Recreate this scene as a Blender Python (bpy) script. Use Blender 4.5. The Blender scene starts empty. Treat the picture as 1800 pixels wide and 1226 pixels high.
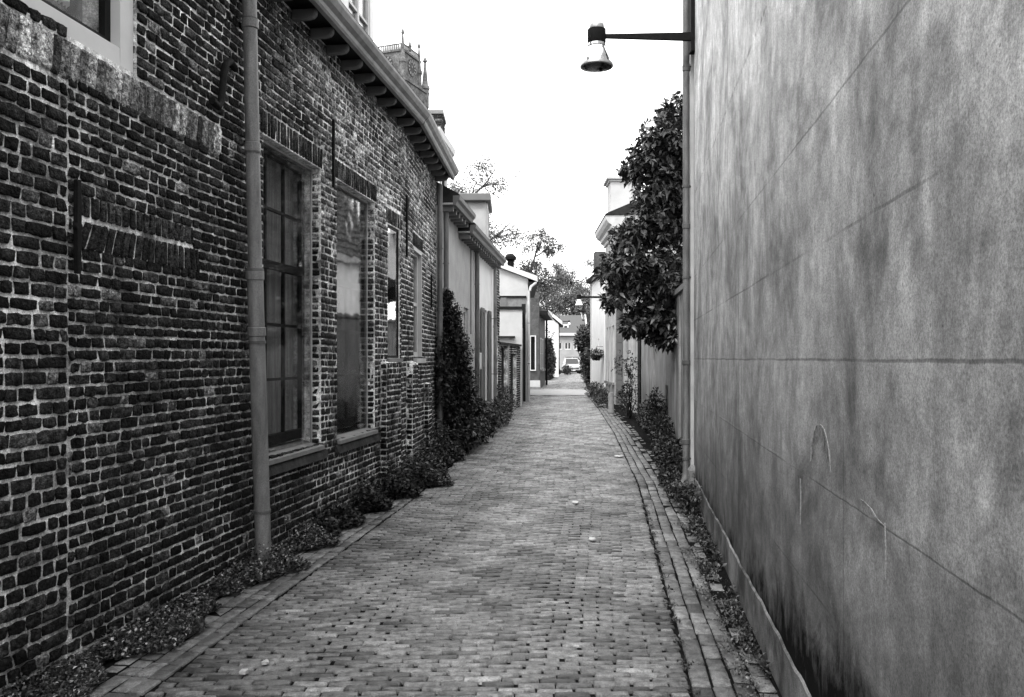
import bpy, bmesh, math, random
import numpy as np
from mathutils import Vector
R = math.radians
random.seed(7)
rng = np.random.default_rng(7)
sc = bpy.context.scene
col = sc.collection

# ------------------------------------------------------------------ camera
cd = bpy.data.cameras.new('camera'); cam = bpy.data.objects.new('camera', cd); col.objects.link(cam)
cam.location = (0, 0, 1.6); cam.rotation_euler = (R(90), 0, 0)
cd.sensor_width = 36; cd.lens = 36 * 1450 / 1800; cd.shift_y = 17 / 1800
cd.clip_start = 0.05; cd.clip_end = 2000
sc.camera = cam
# ------------------------------------------------------------------ sky and sun
W = bpy.data.worlds.new('World'); sc.world = W; W.use_nodes = True
wn = W.node_tree.nodes; wl = W.node_tree.links
sky = wn.new('ShaderNodeTexSky'); sky.sky_type = 'NISHITA'; sky.sun_disc = False
SUN_EL, SUN_AZ = 52, 200
sky.sun_elevation = R(SUN_EL); sky.sun_rotation = R(SUN_AZ); sky.dust_density = 4
hs = wn.new('ShaderNodeHueSaturation'); hs.inputs['Saturation'].default_value = 0
mx = wn.new('ShaderNodeMix'); mx.data_type = 'RGBA'; mx.inputs[0].default_value = 0.85
mx.inputs[7].default_value = (13.5, 13.5, 13.5, 1)          # even grey cloud cover
bg = wn['Background']; bg.inputs['Strength'].default_value = 0.10
wl.new(sky.outputs[0], hs.inputs['Color']); wl.new(hs.outputs[0], mx.inputs[6]); wl.new(mx.outputs[2], bg.inputs['Color'])
sd = bpy.data.lights.new('sun', 'SUN'); sd.energy = 1.2; sd.angle = R(14); sd.color = (1, .995, .985)
so = bpy.data.objects.new('sun', sd); col.objects.link(so)
az = R(SUN_AZ); el = R(SUN_EL)
sdir = Vector((math.sin(az) * math.cos(el), math.cos(az) * math.cos(el), math.sin(el)))
so.rotation_euler = sdir.to_track_quat('Z', 'Y').to_euler(); so.location = (0, -5, 20)
sc.view_settings.view_transform = 'Standard'; sc.view_settings.look = 'None'
sc.view_settings.exposure = 1.42; sc.view_settings.gamma = 1
sc.render.engine = 'CYCLES'
sc.cycles.max_bounces = 6; sc.cycles.transparent_max_bounces = 12

# ------------------------------------------------------------------ helpers
def tag(o, label=None, cat=None, group=None, kind=None):
    if label: o['label'] = label
    if cat: o['category'] = cat
    if group: o['group'] = group
    if kind: o['kind'] = kind
    return o

def thing(name, label, cat, loc=(0, 0, 0), group=None):
    o = bpy.data.objects.new(name, None); col.objects.link(o); o.location = loc
    o.empty_display_size = .1
    return tag(o, label, cat, group)

def link(me, name, m, parent=None):
    o = bpy.data.objects.new(name, me); col.objects.link(o)
    me.materials.append(m)
    if parent is not None:
        o.parent = parent
        r = parent
        off = Vector((0, 0, 0))
        while r is not None:
            off += r.location; r = r.parent
        me.transform(__import__('mathutils').Matrix.Translation(-off))
    return o

def copy_tree(o, parent=None):
    c = o.copy(); col.objects.link(c)
    if parent is not None: c.parent = parent
    for ch in list(o.children): copy_tree(ch, c)
    return c

class Fr:
    """plan frame: u runs along the wall, n out of it, z up"""
    def __init__(s, o, u, n): s.o = o; s.u = u; s.n = n
    def at(s, u, n, z):
        return (s.o[0] + s.u[0] * u + s.n[0] * n, s.o[1] + s.u[1] * u + s.n[1] * n, z)
    def arr(s, u, n, z):
        return np.stack([s.o[0] + s.u[0] * u + s.n[0] * n, s.o[1] + s.u[1] * u + s.n[1] * n, z], -1)
def SL(Ya, Xa, Yb, Xb, side=1):
    k = (Xb - Xa) / (Yb - Ya); L = math.hypot(1, k)
    return Fr((Xa - k * Ya, 0), (k, 1), (side / L, -side * k / L))
def FU(Y, slope=0):
    return Fr((0, Y), (1, slope), (0, -1))
ID = Fr((0, 0), (1, 0), (0, 1))

class MB:
    def __init__(s): s.v = []; s.f = []
    def add(s, v, f):
        b = len(s.v); s.v += [tuple(p) for p in v]; s.f += [tuple(i + b for i in q) for q in f]
    def box(s, F, u0, u1, n0, n1, z0, z1):
        p = [F.at(u, n, z) for z in (z0, z1) for (u, n) in ((u0, n0), (u1, n0), (u1, n1), (u0, n1))]
        s.add(p, [(0, 3, 2, 1), (4, 5, 6, 7), (0, 1, 5, 4), (1, 2, 6, 5), (2, 3, 7, 6), (3, 0, 4, 7)])
        return s
    def prism(s, F, prof, u0, u1):
        """profile of (n,z) swept along u"""
        k = len(prof)
        v = [F.at(u0, n, z) for n, z in prof] + [F.at(u1, n, z) for n, z in prof]
        f = [(i, (i + 1) % k, k + (i + 1) % k, k + i) for i in range(k)] + [tuple(range(k))[::-1], tuple(range(k, 2 * k))]
        s.add(v, f); return s
    def face_poly(s, F, poly, n0, n1):
        """(u,z) outline with thickness n0..n1"""
        k = len(poly)
        v = [F.at(u, n0, z) for u, z in poly] + [F.at(u, n1, z) for u, z in poly]
        f = [(i, (i + 1) % k, k + (i + 1) % k, k + i) for i in range(k)] + [tuple(range(k))[::-1], tuple(range(k, 2 * k))]
        s.add(v, f); return s
    def tube(s, pts, r, seg=12, caps=True):
        pts = [Vector(p) for p in pts]; n = len(pts)
        rr = r if isinstance(r, (list, tuple)) else [r] * n
        rings = []
        t0 = (pts[1] - pts[0]).normalized()
        a = t0.orthogonal().normalized()
        for i, p in enumerate(pts):
            t = (pts[min(i + 1, n - 1)] - pts[max(i - 1, 0)])
            t = t.normalized() if t.length > 1e-9 else t0
            a = (a - t * a.dot(t)); a = a.normalized() if a.length > 1e-6 else t.orthogonal().normalized()
            b = t.cross(a)
            rings.append([p + (a * math.cos(2 * math.pi * j / seg) + b * math.sin(2 * math.pi * j / seg)) * rr[i] for j in range(seg)])
        v = [q for ring in rings for q in ring]; f = []
        for i in range(n - 1):
            for j in range(seg):
                f.append((i * seg + j, i * seg + (j + 1) % seg, (i + 1) * seg + (j + 1) % seg, (i + 1) * seg + j))
        if caps:
            f.append(tuple(range(seg))[::-1]); f.append(tuple((n - 1) * seg + j for j in range(seg)))
        s.add(v, f); return s
    def lathe(s, cx, cy, prof, seg=24):
        v = []; f = []
        for r, z in prof:
            for j in range(seg):
                v.append((cx + r * math.cos(2 * math.pi * j / seg), cy + r * math.sin(2 * math.pi * j / seg), z))
        for i in range(len(prof) - 1):
            for j in range(seg):
                f.append((i * seg + j, i * seg + (j + 1) % seg, (i + 1) * seg + (j + 1) % seg, (i + 1) * seg + j))
        s.add(v, f); return s
    def build(s, name, m, parent=None, smooth=False, bevel=0, recalc=True):
        me = bpy.data.meshes.new(name); me.from_pydata(s.v, [], s.f)
        if recalc or bevel:
            bm = bmesh.new(); bm.from_mesh(me)
            if bevel:
                bmesh.ops.remove_doubles(bm, verts=bm.verts, dist=1e-5)
            bmesh.ops.recalc_face_normals(bm, faces=bm.faces)
            bm.to_mesh(me); bm.free()
        if smooth:
            me.shade_smooth()
            try: me.set_sharp_from_angle(angle=R(40))
            except Exception: pass
        o = link(me, name, m, parent)
        if bevel:
            bv = o.modifiers.new('bevel', 'BEVEL'); bv.width = bevel; bv.segments = 2; bv.limit_method = 'ANGLE'; bv.angle_limit = R(40)
        return o

def npmesh(name, V, Fq, m, parent=None, cols=None, smooth=False):
    """V (n,3), Fq (m,k) equal sized polygons"""
    me = bpy.data.meshes.new(name)
    n = len(V); k = Fq.shape[1]; nf = len(Fq)
    me.vertices.add(n); me.vertices.foreach_set('co', np.ascontiguousarray(V, dtype=np.float32).ravel())
    me.loops.add(nf * k); me.loops.foreach_set('vertex_index', np.ascontiguousarray(Fq, dtype=np.int32).ravel())
    me.polygons.add(nf)
    me.polygons.foreach_set('loop_start', np.arange(0, nf * k, k, dtype=np.int32))
    me.polygons.foreach_set('loop_total', np.full(nf, k, dtype=np.int32))
    me.update(calc_edges=True)
    if cols is not None:
        a = me.color_attributes.new('Col', 'FLOAT_COLOR', 'POINT')
        c = np.ones((n, 4), np.float32); c[:, :3] = cols[:, None]
        a.data.foreach_set('color', c.ravel())
    if smooth: me.shade_smooth()
    return link(me, name, m, parent)

def sn(x, y, z=0., s=0.):
    """cheap smooth noise in about -1..1"""
    return (np.sin(1.7 * x + 2.3 * y + 1.1 * z + s) + np.sin(3.1 * x - 1.9 * y + 2.7 * z + 1.3 + s * 2) * .7 +
            np.sin(-2.3 * x + 4.1 * y + 3.3 * z + 4.1 + s * 3) * .55 + np.sin(5.3 * x + 3.7 * y - 4.9 * z + 2.2 + s) * .4) / 2.0

# ------------------------------------------------------------------ materials
def nodes_of(name):
    m = bpy.data.materials.new(name); m.use_nodes = True
    nt = m.node_tree; return m, nt, nt.nodes['Principled BSDF']
def math_(nt, op, a, b=None, clamp=False):
    n = nt.nodes.new('ShaderNodeMath'); n.operation = op; n.use_clamp = clamp
    for i, x in enumerate((a, b)):
        if x is None: continue
        if isinstance(x, (int, float)): n.inputs[i].default_value = x
        else: nt.links.new(x, n.inputs[i])
    return n.outputs[0]
def noise_(nt, vec, scale, detail=4, rough=.55, stretch=None, dist=0):
    if stretch:
        mp = nt.nodes.new('ShaderNodeMapping'); mp.inputs['Scale'].default_value = stretch
        nt.links.new(vec, mp.inputs['Vector']); vec = mp.outputs[0]
    n = nt.nodes.new('ShaderNodeTexNoise'); n.inputs['Scale'].default_value = scale
    n.inputs['Detail'].default_value = detail; n.inputs['Roughness'].default_value = rough; n.inputs['Distortion'].default_value = dist
    nt.links.new(vec, n.inputs['Vector']); return n.outputs['Fac']
def ramp_(nt, x, a, b, c=0., d=1.):
    n = nt.nodes.new('ShaderNodeMapRange'); n.inputs[1].default_value = a; n.inputs[2].default_value = b
    n.inputs[3].default_value = c; n.inputs[4].default_value = d; n.clamp = True
    nt.links.new(x, n.inputs[0]); return n.outputs[0]
def bump_(nt, h, p, strength, dist=.01):
    b = nt.nodes.new('ShaderNodeBump'); b.inputs['Strength'].default_value = strength; b.inputs['Distance'].default_value = dist
    nt.links.new(h, b.inputs['Height']); nt.links.new(b.outputs[0], p.inputs['Normal'])

def M(name, c, rough=.8, var=.25, scale=6, bump=.25, bscale=70, stretch=None, spec=.4, attr=False, metal=0, fine=.0, bdist=.01, soot=0):
    m, nt, p = nodes_of(name)
    tc = nt.nodes.new('ShaderNodeNewGeometry').outputs['Position']
    f = noise_(nt, tc, scale, 5, .6, stretch)
    v = ramp_(nt, f, .3, .7, 1 - var, 1 + var)
    if fine:
        v = math_(nt, 'MULTIPLY', v, ramp_(nt, noise_(nt, tc, bscale * 2, 2, .7), .3, .7, 1 - fine, 1 + fine))
    if soot:
        v = math_(nt, 'MULTIPLY', v, ramp_(nt, noise_(nt, tc, soot, 6, .7), .38, .62, .22, 1.5))
    if attr:
        a = nt.nodes.new('ShaderNodeAttribute'); a.attribute_name = 'Col'
        v = math_(nt, 'MULTIPLY', v, a.outputs['Fac'])
    v = math_(nt, 'MULTIPLY', v, c)
    nt.links.new(v, p.inputs['Base Color'])
    p.inputs['Roughness'].default_value = rough; p.inputs['Specular IOR Level'].default_value = spec
    p.inputs['Metallic'].default_value = metal
    if bump: bump_(nt, noise_(nt, tc, bscale, 3, .65), p, bump, bdist)
    return m

m_brick = M('old_brick', .78, .85, .9, 45, 1.0, 55, attr=True, fine=.7, spec=.12, bdist=.04, soot=22)
m_mortar = M('lime_mortar', .62, .95, .5, 26, 1.0, 60, fine=.45, spec=.05, soot=3.5)
m_mortar_dark = M('dark_mortar', .035, .95, .5, 9, .8, 60, fine=.4, spec=.05)
m_pave = M('clinker_paver', 1.02, .5, .6, 19, 1.0, 70, attr=True, fine=.5, spec=.4, bdist=.008)
m_sand = M('joint_sand', .006, .95, .5, 12, .6, 80, spec=.03)
m_ground = M('dark_earth', .03, .95, .5, 3, .6, 40, spec=.03)
m_iron = M('black_iron', .006, .7, .4, 20, .3, 80, spec=.10)
m_zinc = M('zinc_pipe', .14, .5, .6, 9, .25, 60, fine=.3, stretch=(1, 1, .25), spec=.5)
m_zinc_d = M('weathered_pipe', .08, .6, .6, 9, .3, 60, fine=.3, stretch=(1, 1, .25), spec=.4)
m_white = M('white_paint', .50, .5, .08, 4, .08, 60)
m_offwhite = M('grey_white_paint', .38, .55, .15, 5, .1, 60)
m_greyp = M('grey_paint', .11, .5, .15, 5, .1, 60)
m_darkp = M('dark_paint', .008, .5, .3, 8, .1, 60, spec=.12)
m_stucco = M('grey_stucco', .34, .9, .16, 2.5, .35, 150, fine=.18)
m_stucco_w = M('white_render', .68, .9, .07, 2, .25, 120, fine=.08)
m_stucco_h = M('end_house_render', .27, .9, .15, 1, .3, 60, fine=.12)
m_stucco_e = M('pale_render', .40, .9, .10, 2, .3, 120, fine=.12)
m_garden = None
m_roof = M('dark_roof_tiles', .02, .8, .4, 8, .8, 30, spec=.08)
m_roof_g = M('grey_roof_tiles', .07, .8, .3, 14, .8, 20, stretch=(3, 1, 1))
m_bark = M('bark', .02, .95, .5, 12, .8, 60, spec=.05)
m_birch = M('pale_bark', .05, .9, .5, 9, .5, 40)
m_stone = M('grey_stone', .16, .85, .25, 9, .4, 120, fine=.2)
m_wood = M('weathered_boards', .10, .7, .35, 10, .4, 60, stretch=(1, 1, .15))
m_gut = M('painted_gutter', .22, .45, .3, 6, .1, 60, stretch=(1, 1, 1))
m_boards = M('window_boards', .45, .7, .45, 10, .4, 60, stretch=(1, 3, .15))
m_wooddk = M('dark_boards', .012, .7, .5, 10, .4, 60, stretch=(1, 1, .15), spec=.08)
m_curtain = M('curtain_cloth', .75, .9, .25, 8, .3, 120)
m_tower = M('tower_stone', .095, .9, .45, .5, .8, 1.2, fine=.45, spec=.1)
m_tower_d = M('tower_opening', .03, .9, .2, 2, 0)
m_tyre = M('tyre_rubber', .008, .7, .2, 9, 0, spec=.08)
m_room = M('dim_room', .012, .9, .2, 3, 0, spec=.05)
m_lampwhite = M('enamel_shade', .75, .25, .05, 4, 0, spec=.6)
m_alu = M('aluminium', .38, .35, .05, 4, 0, metal=.6)
m_chrome = M('polished_shade', .62, .12, .03, 4, 0, metal=1)

def leafmat(name, c, rough=.4, var=.5, sc_=5, trans=0):
    m, nt, p = nodes_of(name)
    tc = nt.nodes.new('ShaderNodeNewGeometry').outputs['Position']
    v = math_(nt, 'MULTIPLY', ramp_(nt, noise_(nt, tc, sc_, 3), .3, .7, 1 - var, 1 + var), c)
    a = nt.nodes.new('ShaderNodeAttribute'); a.attribute_name = 'Col'
    v = math_(nt, 'MULTIPLY', v, a.outputs['Fac'])
    nt.links.new(v, p.inputs['Base Color']); p.inputs['Roughness'].default_value = rough
    p.inputs['Specular IOR Level'].default_value = .3
    return m
m_leaf_mag = leafmat('magnolia_leaf', .036, .36)
m_leaf_dark = leafmat('ivy_leaf', .014, .45)
m_leaf_mid = leafmat('shrub_leaf', .026, .42)
m_leaf_birch = leafmat('birch_leaf', .09, .7)
m_leaf_far = leafmat('distant_leaf', .13, .8, .35, .4)
m_leaf_cov = leafmat('ground_cover_leaf', .085, .42)

# glass: clear in front, mirroring at a grazing angle as real panes do
def glassmat(name, tint, extra=0, gain=.7):
    m, nt, p = nodes_of(name); nt.nodes.remove(p)
    out = nt.nodes['Material Output']
    g = nt.nodes.new('ShaderNodeBsdfGlossy'); g.inputs['Roughness'].default_value = .03; g.inputs['Color'].default_value = (.95,) * 3 + (1,)
    t = nt.nodes.new('ShaderNodeBsdfTransparent'); t.inputs['Color'].default_value = (tint,) * 3 + (1,)
    fr = nt.nodes.new('ShaderNodeFresnel'); fr.inputs['IOR'].default_value = 1.5
    geo = nt.nodes.new('ShaderNodeNewGeometry')
    tcn = noise_(nt, geo.outputs['Position'], 2.5, 2)
    b = nt.nodes.new('ShaderNodeBump'); b.inputs['Strength'].default_value = .12; b.inputs['Distance'].default_value = .02
    nt.links.new(tcn, b.inputs['Height']); nt.links.new(b.outputs[0], g.inputs['Normal'])
    f2 = math_(nt, 'MULTIPLY', fr.outputs[0], gain, True)
    f2 = math_(nt, 'ADD', f2, extra, True)
    ms = nt.nodes.new('ShaderNodeMixShader'); nt.links.new(f2, ms.inputs[0]); nt.links.new(t.outputs[0], ms.inputs[1]); nt.links.new(g.outputs[0], ms.inputs[2])
    nt.links.new(ms.outputs[0], out.inputs['Surface']); return m
m_glass = glassmat('window_glass', .9, 0, .45)
m_glass_c = glassmat('clear_glass', .92, 0, .22)
m_glass_m = glassmat('mirroring_glass', .8, .1, 1.5)
m_glassd, nt_, p_ = nodes_of('dark_glass'); p_.inputs['Base Color'].default_value = (.012, .012, .012, 1); p_.inputs['Roughness'].default_value = .08

# concrete / rendered wall on the right
def concrete_mat():
    m, nt, p = nodes_of('stained_render')
    geo = nt.nodes.new('ShaderNodeNewGeometry').outputs['Position']
    sep = nt.nodes.new('ShaderNodeSeparateXYZ'); nt.links.new(geo, sep.inputs[0])
    y, z = sep.outputs['Y'], sep.outputs['Z']
    cloud = noise_(nt, geo, 1.5, 11, .7, (1, 1, .85), .4)
    streak = noise_(nt, geo, 1.0, 8, .68, (1.8, 2.6, .8), .5)
    streak2 = noise_(nt, geo, 1.0, 7, .7, (6, 11, 1.4), .2)
    mott = noise_(nt, geo, 9, 5, .7)
    grain = noise_(nt, geo, 110, 3, .9)
    v = ramp_(nt, cloud, .36, .64, .36, 1.55)
    v = math_(nt, 'MULTIPLY', v, ramp_(nt, streak, .33, .68, .80, 1.15))
    v = math_(nt, 'MULTIPLY', v, ramp_(nt, streak2, .35, .68, .88, 1.12))
    v = math_(nt, 'MULTIPLY', v, ramp_(nt, mott, .32, .68, .68, 1.3))
    v = math_(nt, 'MULTIPLY', v, ramp_(nt, grain, .3, .7, .42, 1.6))
    # fall of light put into the colour: brighter upper part, darker foot
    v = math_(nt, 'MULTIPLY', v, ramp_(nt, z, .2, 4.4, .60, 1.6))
    wob = math_(nt, 'MULTIPLY', math_(nt, 'SUBTRACT', noise_(nt, geo, 1.8, 9, .72), .5), .025)
    zz = math_(nt, 'ADD', z, wob)
    fade = noise_(nt, geo, 1.3, 3, .6, (1, 1, 3))
    cracks = None
    def hline(zc, w, lo, hi, dash=None, sign=1):
        nonlocal cracks
        d = math_(nt, 'ABSOLUTE', math_(nt, 'SUBTRACT', zz, zc))
        l = ramp_(nt, d, w * .4, w, 1, 0)
        l = math_(nt, 'MULTIPLY', l, ramp_(nt, fade, lo, hi, .15, 1))
        if dash is not None:
            l = math_(nt, 'MULTIPLY', l, ramp_(nt, noise_(nt, geo, 16, 2, .5), .48, .55, 0, 1))
        return l
    dark = hline(1.592, .007, .3, .5)
    for a in ((2.04, .008, .42, .55), (2.54, .007, .45, .6), (1.11, .004, .42, .55), (3.5, .02, .3, .4, True), (.66, .006, .45, .6)):
        dark = math_(nt, 'MAXIMUM', dark, hline(*a))
    for yc, w, z0, z1 in ((6.27, .018, 0, 9), (5.62, .02, 0, 2.3), (2.84, .009, .3, 1.45), (8.2, .012, .2, 1.8)):
        d = math_(nt, 'ABSOLUTE', math_(nt, 'SUBTRACT', y, yc))
        l = math_(nt, 'MULTIPLY', ramp_(nt, d, w * .3, w, .75, 0), math_(nt, 'MULTIPLY', ramp_(nt, z, z0 - .02, z0 + .1), ramp_(nt, z, z1 - .1, z1, 1, 0)))
        dark = math_(nt, 'MAXIMUM', dark, l)
    v = math_(nt, 'MULTIPLY', v, ramp_(nt, dark, 0, 1, 1, .5))
    # pale lime bloom just under the long joint
    pale = math_(nt, 'MULTIPLY', ramp_(nt, math_(nt, 'ABSOLUTE', math_(nt, 'SUBTRACT', zz, 1.575)), .004, .016, 1, 0), ramp_(nt, fade, .35, .55))
    pale2 = math_(nt, 'MULTIPLY', ramp_(nt, math_(nt, 'ABSOLUTE', math_(nt, 'SUBTRACT', zz, 1.122)), .002, .007, 1, 0), ramp_(nt, fade, .5, .6))
    v = math_(nt, 'ADD', v, math_(nt, 'MULTIPLY', math_(nt, 'ADD', math_(nt, 'MULTIPLY', pale, .25), math_(nt, 'MULTIPLY', pale2, .5)), .3))
    # lime drips and scuffs, dark pits
    dr = noise_(nt, geo, 1.0, 6, .6, (5, 8, .8), .4)
    v = math_(nt, 'ADD', v, math_(nt, 'MULTIPLY', ramp_(nt, dr, .66, .74), .45))
    pit = noise_(nt, geo, 26, 3, .6)
    v = math_(nt, 'MULTIPLY', v, ramp_(nt, pit, .24, .30, .35, 1))
    # tarry stain creeping up from the plinth
    st = noise_(nt, geo, 1.0, 9, .72, (3, 3.4, 2.6), .8)
    reach = math_(nt, 'ADD', ramp_(nt, y, 2.6, 5.6, .36, .05), math_(nt, 'MULTIPLY', math_(nt, 'SUBTRACT', st, .5), .9))
    lvl = math_(nt, 'SUBTRACT', math_(nt, 'SUBTRACT', z, .235), reach)
    sm = ramp_(nt, math_(nt, 'ADD', lvl, math_(nt, 'MULTIPLY', math_(nt, 'SUBTRACT', noise_(nt, geo, 11, 8, .75, (1, 1, .6)), .5), .5)), -.16, .09, 1, 0)
    halo = ramp_(nt, math_(nt, 'SUBTRACT', lvl, math_(nt, 'MULTIPLY', streak2, .5)), -.3, .35, 1, 0)
    v = math_(nt, 'MULTIPLY', v, ramp_(nt, halo, 0, 1, 1, .45))
    v = math_(nt, 'MULTIPLY', v, ramp_(nt, sm, 0, 1, 1, .05))
    nt.links.new(ramp_(nt, sm, 0, 1, .4, .05), p.inputs['Specular IOR Level'])
    v = math_(nt, 'MULTIPLY', v, .27)
    nt.links.new(v, p.inputs['Base Color'])
    p.inputs['Roughness'].default_value = .72; p.inputs['Specular IOR Level'].default_value = .45
    h = math_(nt, 'SUBTRACT', math_(nt, 'ADD', math_(nt, 'MULTIPLY', noise_(nt, geo, 60, 4, .7), .25), math_(nt, 'MULTIPLY', cloud, .6)), math_(nt, 'MULTIPLY', dark, .12))
    bump_(nt, h, p, .35, .01)
    return m
m_conc = concrete_mat()
m_plinth = M('smooth_plinth', .13, .8, .5, 5, .5, 90, fine=.4, soot=2.2)
def garden_mat():
    m, nt, p = nodes_of('streaked_garden_render')
    geo = nt.nodes.new('ShaderNodeNewGeometry').outputs['Position']
    v = ramp_(nt, noise_(nt, geo, 1, 5, .65, (4, 5, .6)), .35, .65, .35, 1.35)
    v = math_(nt, 'MULTIPLY', v, ramp_(nt, noise_(nt, geo, 3, 5, .65), .3, .7, .75, 1.25))
    sep = nt.nodes.new('ShaderNodeSeparateXYZ'); nt.links.new(geo, sep.inputs[0])
    v = math_(nt, 'MULTIPLY', math_(nt, 'MULTIPLY', v, ramp_(nt, sep.outputs['Z'], 0, 1.2, .6, 1)), .22)
    nt.links.new(v, p.inputs['Base Color']); p.inputs['Roughness'].default_value = .8
    bump_(nt, noise_(nt, geo, 60, 4, .7), p, .5, .01); return m
m_garden = garden_mat()

# ------------------------------------------------------------------ bricks as real geometry
def um_near(u): return u < VJ
VJ = 4.26   # old straight joint left of the blocked opening
class Bricks:
    """collects bricks (frame, centre u, centre z, half u, half z, proud, tone, shear) and builds one mesh"""
    def __init__(s): s.items = {}
    def put(s, F, u, z, hu, hz, proud, tone, shear=0, fine=True):
        s.items.setdefault((id(F), fine), (F, []))[1].append((u, z, hu, hz, proud, tone, shear))
    def course_panel(s, F, u0, u1, z0, z1, holes=(), pitch=.070, tone=lambda u, z: .035, Lsc=1., back=0., far=7.5, wav=.010):
        z = z0
        usc = math.hypot(*F.u)
        while z < z1 - .03:
            h = pitch * random.uniform(.93, 1.07)
            zc = z + h / 2
            segs = [(u0, u1)]
            for (a, b, c, d) in holes:
                if c < zc < d:
                    ns = []
                    for (p, q) in segs:
                        if b <= p or a >= q: ns.append((p, q)); continue
                        if a > p: ns.append((p, a))
                        if b < q: ns.append((b, q))
                    segs = ns
            for (p, q) in segs:
                u = p + (0 if p > u0 else random.uniform(-.1, 0))
                head = random.random() < .68
                while u < q - .02:
                    L = (.100 if head else .165) * Lsc * random.uniform(.80, 1.2) / usc
                    head = random.random() < .66
                    e = min(u + L, q)
                    if q - e < .05: e = q
                    st = max(u, p)
                    j = .0074 if um_near(u) else .0062
                    if e - st > .03:
                        um = (e + st) / 2
                        t = tone(um, zc) * random.choice((.35, .5, .7, .85, 1, 1.2, 1.7, 2.4)) * random.uniform(.85, 1.15)
                        if random.random() < .05: t += random.uniform(.1, .3)
                        pr = random.gauss(.0045, .003) + .004 * float(sn(um * 1.1, zc * 1.4)) + back
                        zo = wav * float(sn(um * .55, zc * .35, 0, 1.0))
                        s.put(F, um, zc + zo + random.uniform(-.002, .002), (e - st) / 2 - j * random.uniform(.3, 1.6), h / 2 - j * random.uniform(.6, 1.35), pr, t, random.gauss(0, .003), um < far)
                    u = e
            z += h
    def soldier(s, F, u0, u1, z0, z1, w=.062, lean=0, tone=lambda u, z: .035, back=0., arch=0, fine=True, joint=.005):
        u = u0
        while u < u1 - .02:
            ww = w * random.uniform(.88, 1.12); e = min(u + ww, u1)
            um = (u + e) / 2; t = (um - u0) / (u1 - u0)
            zo = arch * (1 - (2 * t - 1) ** 2)
            s.put(F, um, (z0 + z1) / 2 + zo, (e - u) / 2 - joint, (z1 - z0) / 2 - joint, random.gauss(.006, .003) + back,
                  tone(um, z0) * random.choice((.6, .8, 1, 1.2, 1.6)), lean(t) if callable(lean) else lean, fine)
            u = e
    def build(s, name, m, parent, depth=.022):
        Vs = []; Fs = []; Cs = []; base = 0
        for (fid, fine), (F, it) in s.items.items():
            A = np.array([list(i) for i in it], float)
            if fine:
                a = np.array([-1, -.985, -.86, -.3, .3, .86, .985, 1]); b = np.array([-1, -.97, -.76, .76, .97, 1])
            else:
                a = np.array([-1, -.97, -.35, .35, .97, 1]); b = np.array([-1, -.93, .93, 1])
            na, nb = len(a), len(b)
            ga, gb = np.meshgrid(a, b, indexing='ij')
            ring = np.zeros((na, nb)); ring[0, :] = ring[-1, :] = 1; ring[:, 0] = ring[:, -1] = 1
            edge = np.zeros((na, nb)); edge[1, :] = edge[-2, :] = 1; edge[:, 1] = edge[:, -2] = 1; edge = edge * (1 - ring)
            N = len(A)
            uc, zc, hu, hz, pr, to, sh = [A[:, i][:, None, None] for i in range(7)]
            aa = ga[None] + 0 * uc; bb = gb[None] + 0 * uc
            # rounded corners
            cr = (np.abs(aa) ** 3 * np.abs(bb) ** 3)
            su = hu - .0035 * cr; sz = hz - .0035 * cr
            amp = .0046 if fine else .003
            U = uc + aa * su + rng.normal(0, amp, aa.shape) * (.6 + ring)
            Z = zc + bb * sz + rng.normal(0, amp * .8, aa.shape) * (.6 + ring * .6)
            U = U + sh * bb
            Nn = np.maximum(pr, .004) - .0045 * edge - .003 * cr + rng.normal(0, .0028, aa.shape) + 0.003 * sn(U * 30, Z * 40)
            Nn = np.where(ring[None] > 0, -depth, Nn)
            P = F.arr(U, Nn, Z).reshape(-1, 3)
            idx = np.arange(na * nb).reshape(na, nb)
            q = np.stack([idx[:-1, :-1], idx[1:, :-1], idx[1:, 1:], idx[:-1, 1:]], -1).reshape(-1, 4)
            nx = F.u[1] * F.n[0] - F.u[0] * F.n[1]
            if nx < 0: q = q[:, ::-1]
            Q = (q[None] + (np.arange(N) * na * nb)[:, None, None]).reshape(-1, 4) + base
            C = (to + 0 * aa).reshape(-1)
            Vs.append(P); Fs.append(Q); Cs.append(C); base += len(P)
        return npmesh(name, np.concatenate(Vs), np.concatenate(Fs), m, parent, np.concatenate(Cs), smooth=True)

def cells(mb, F, u0, u1, z0, z1, holes, n0, n1):
    """solid wall with rectangular holes"""
    us = sorted({u0, u1, *[x for h in holes for x in h[:2] if u0 < x < u1]})
    zs = sorted({z0, z1, *[x for h in holes for x in h[2:] if z0 < x < z1]})
    for i in range(len(us) - 1):
        run = None
        for j in range(len(zs) - 1):
            uc = (us[i] + us[i + 1]) / 2; zc = (zs[j] + zs[j + 1]) / 2
            if any(h[0] < uc < h[1] and h[2] < zc < h[3] for h in holes):
                if run is not None: mb.box(F, us[i], us[i + 1], n0, n1, run, zs[j]); run = None
            elif run is None: run = zs[j]
        if run is not None: mb.box(F, us[i], us[i + 1], n0, n1, run, z1)

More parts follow.
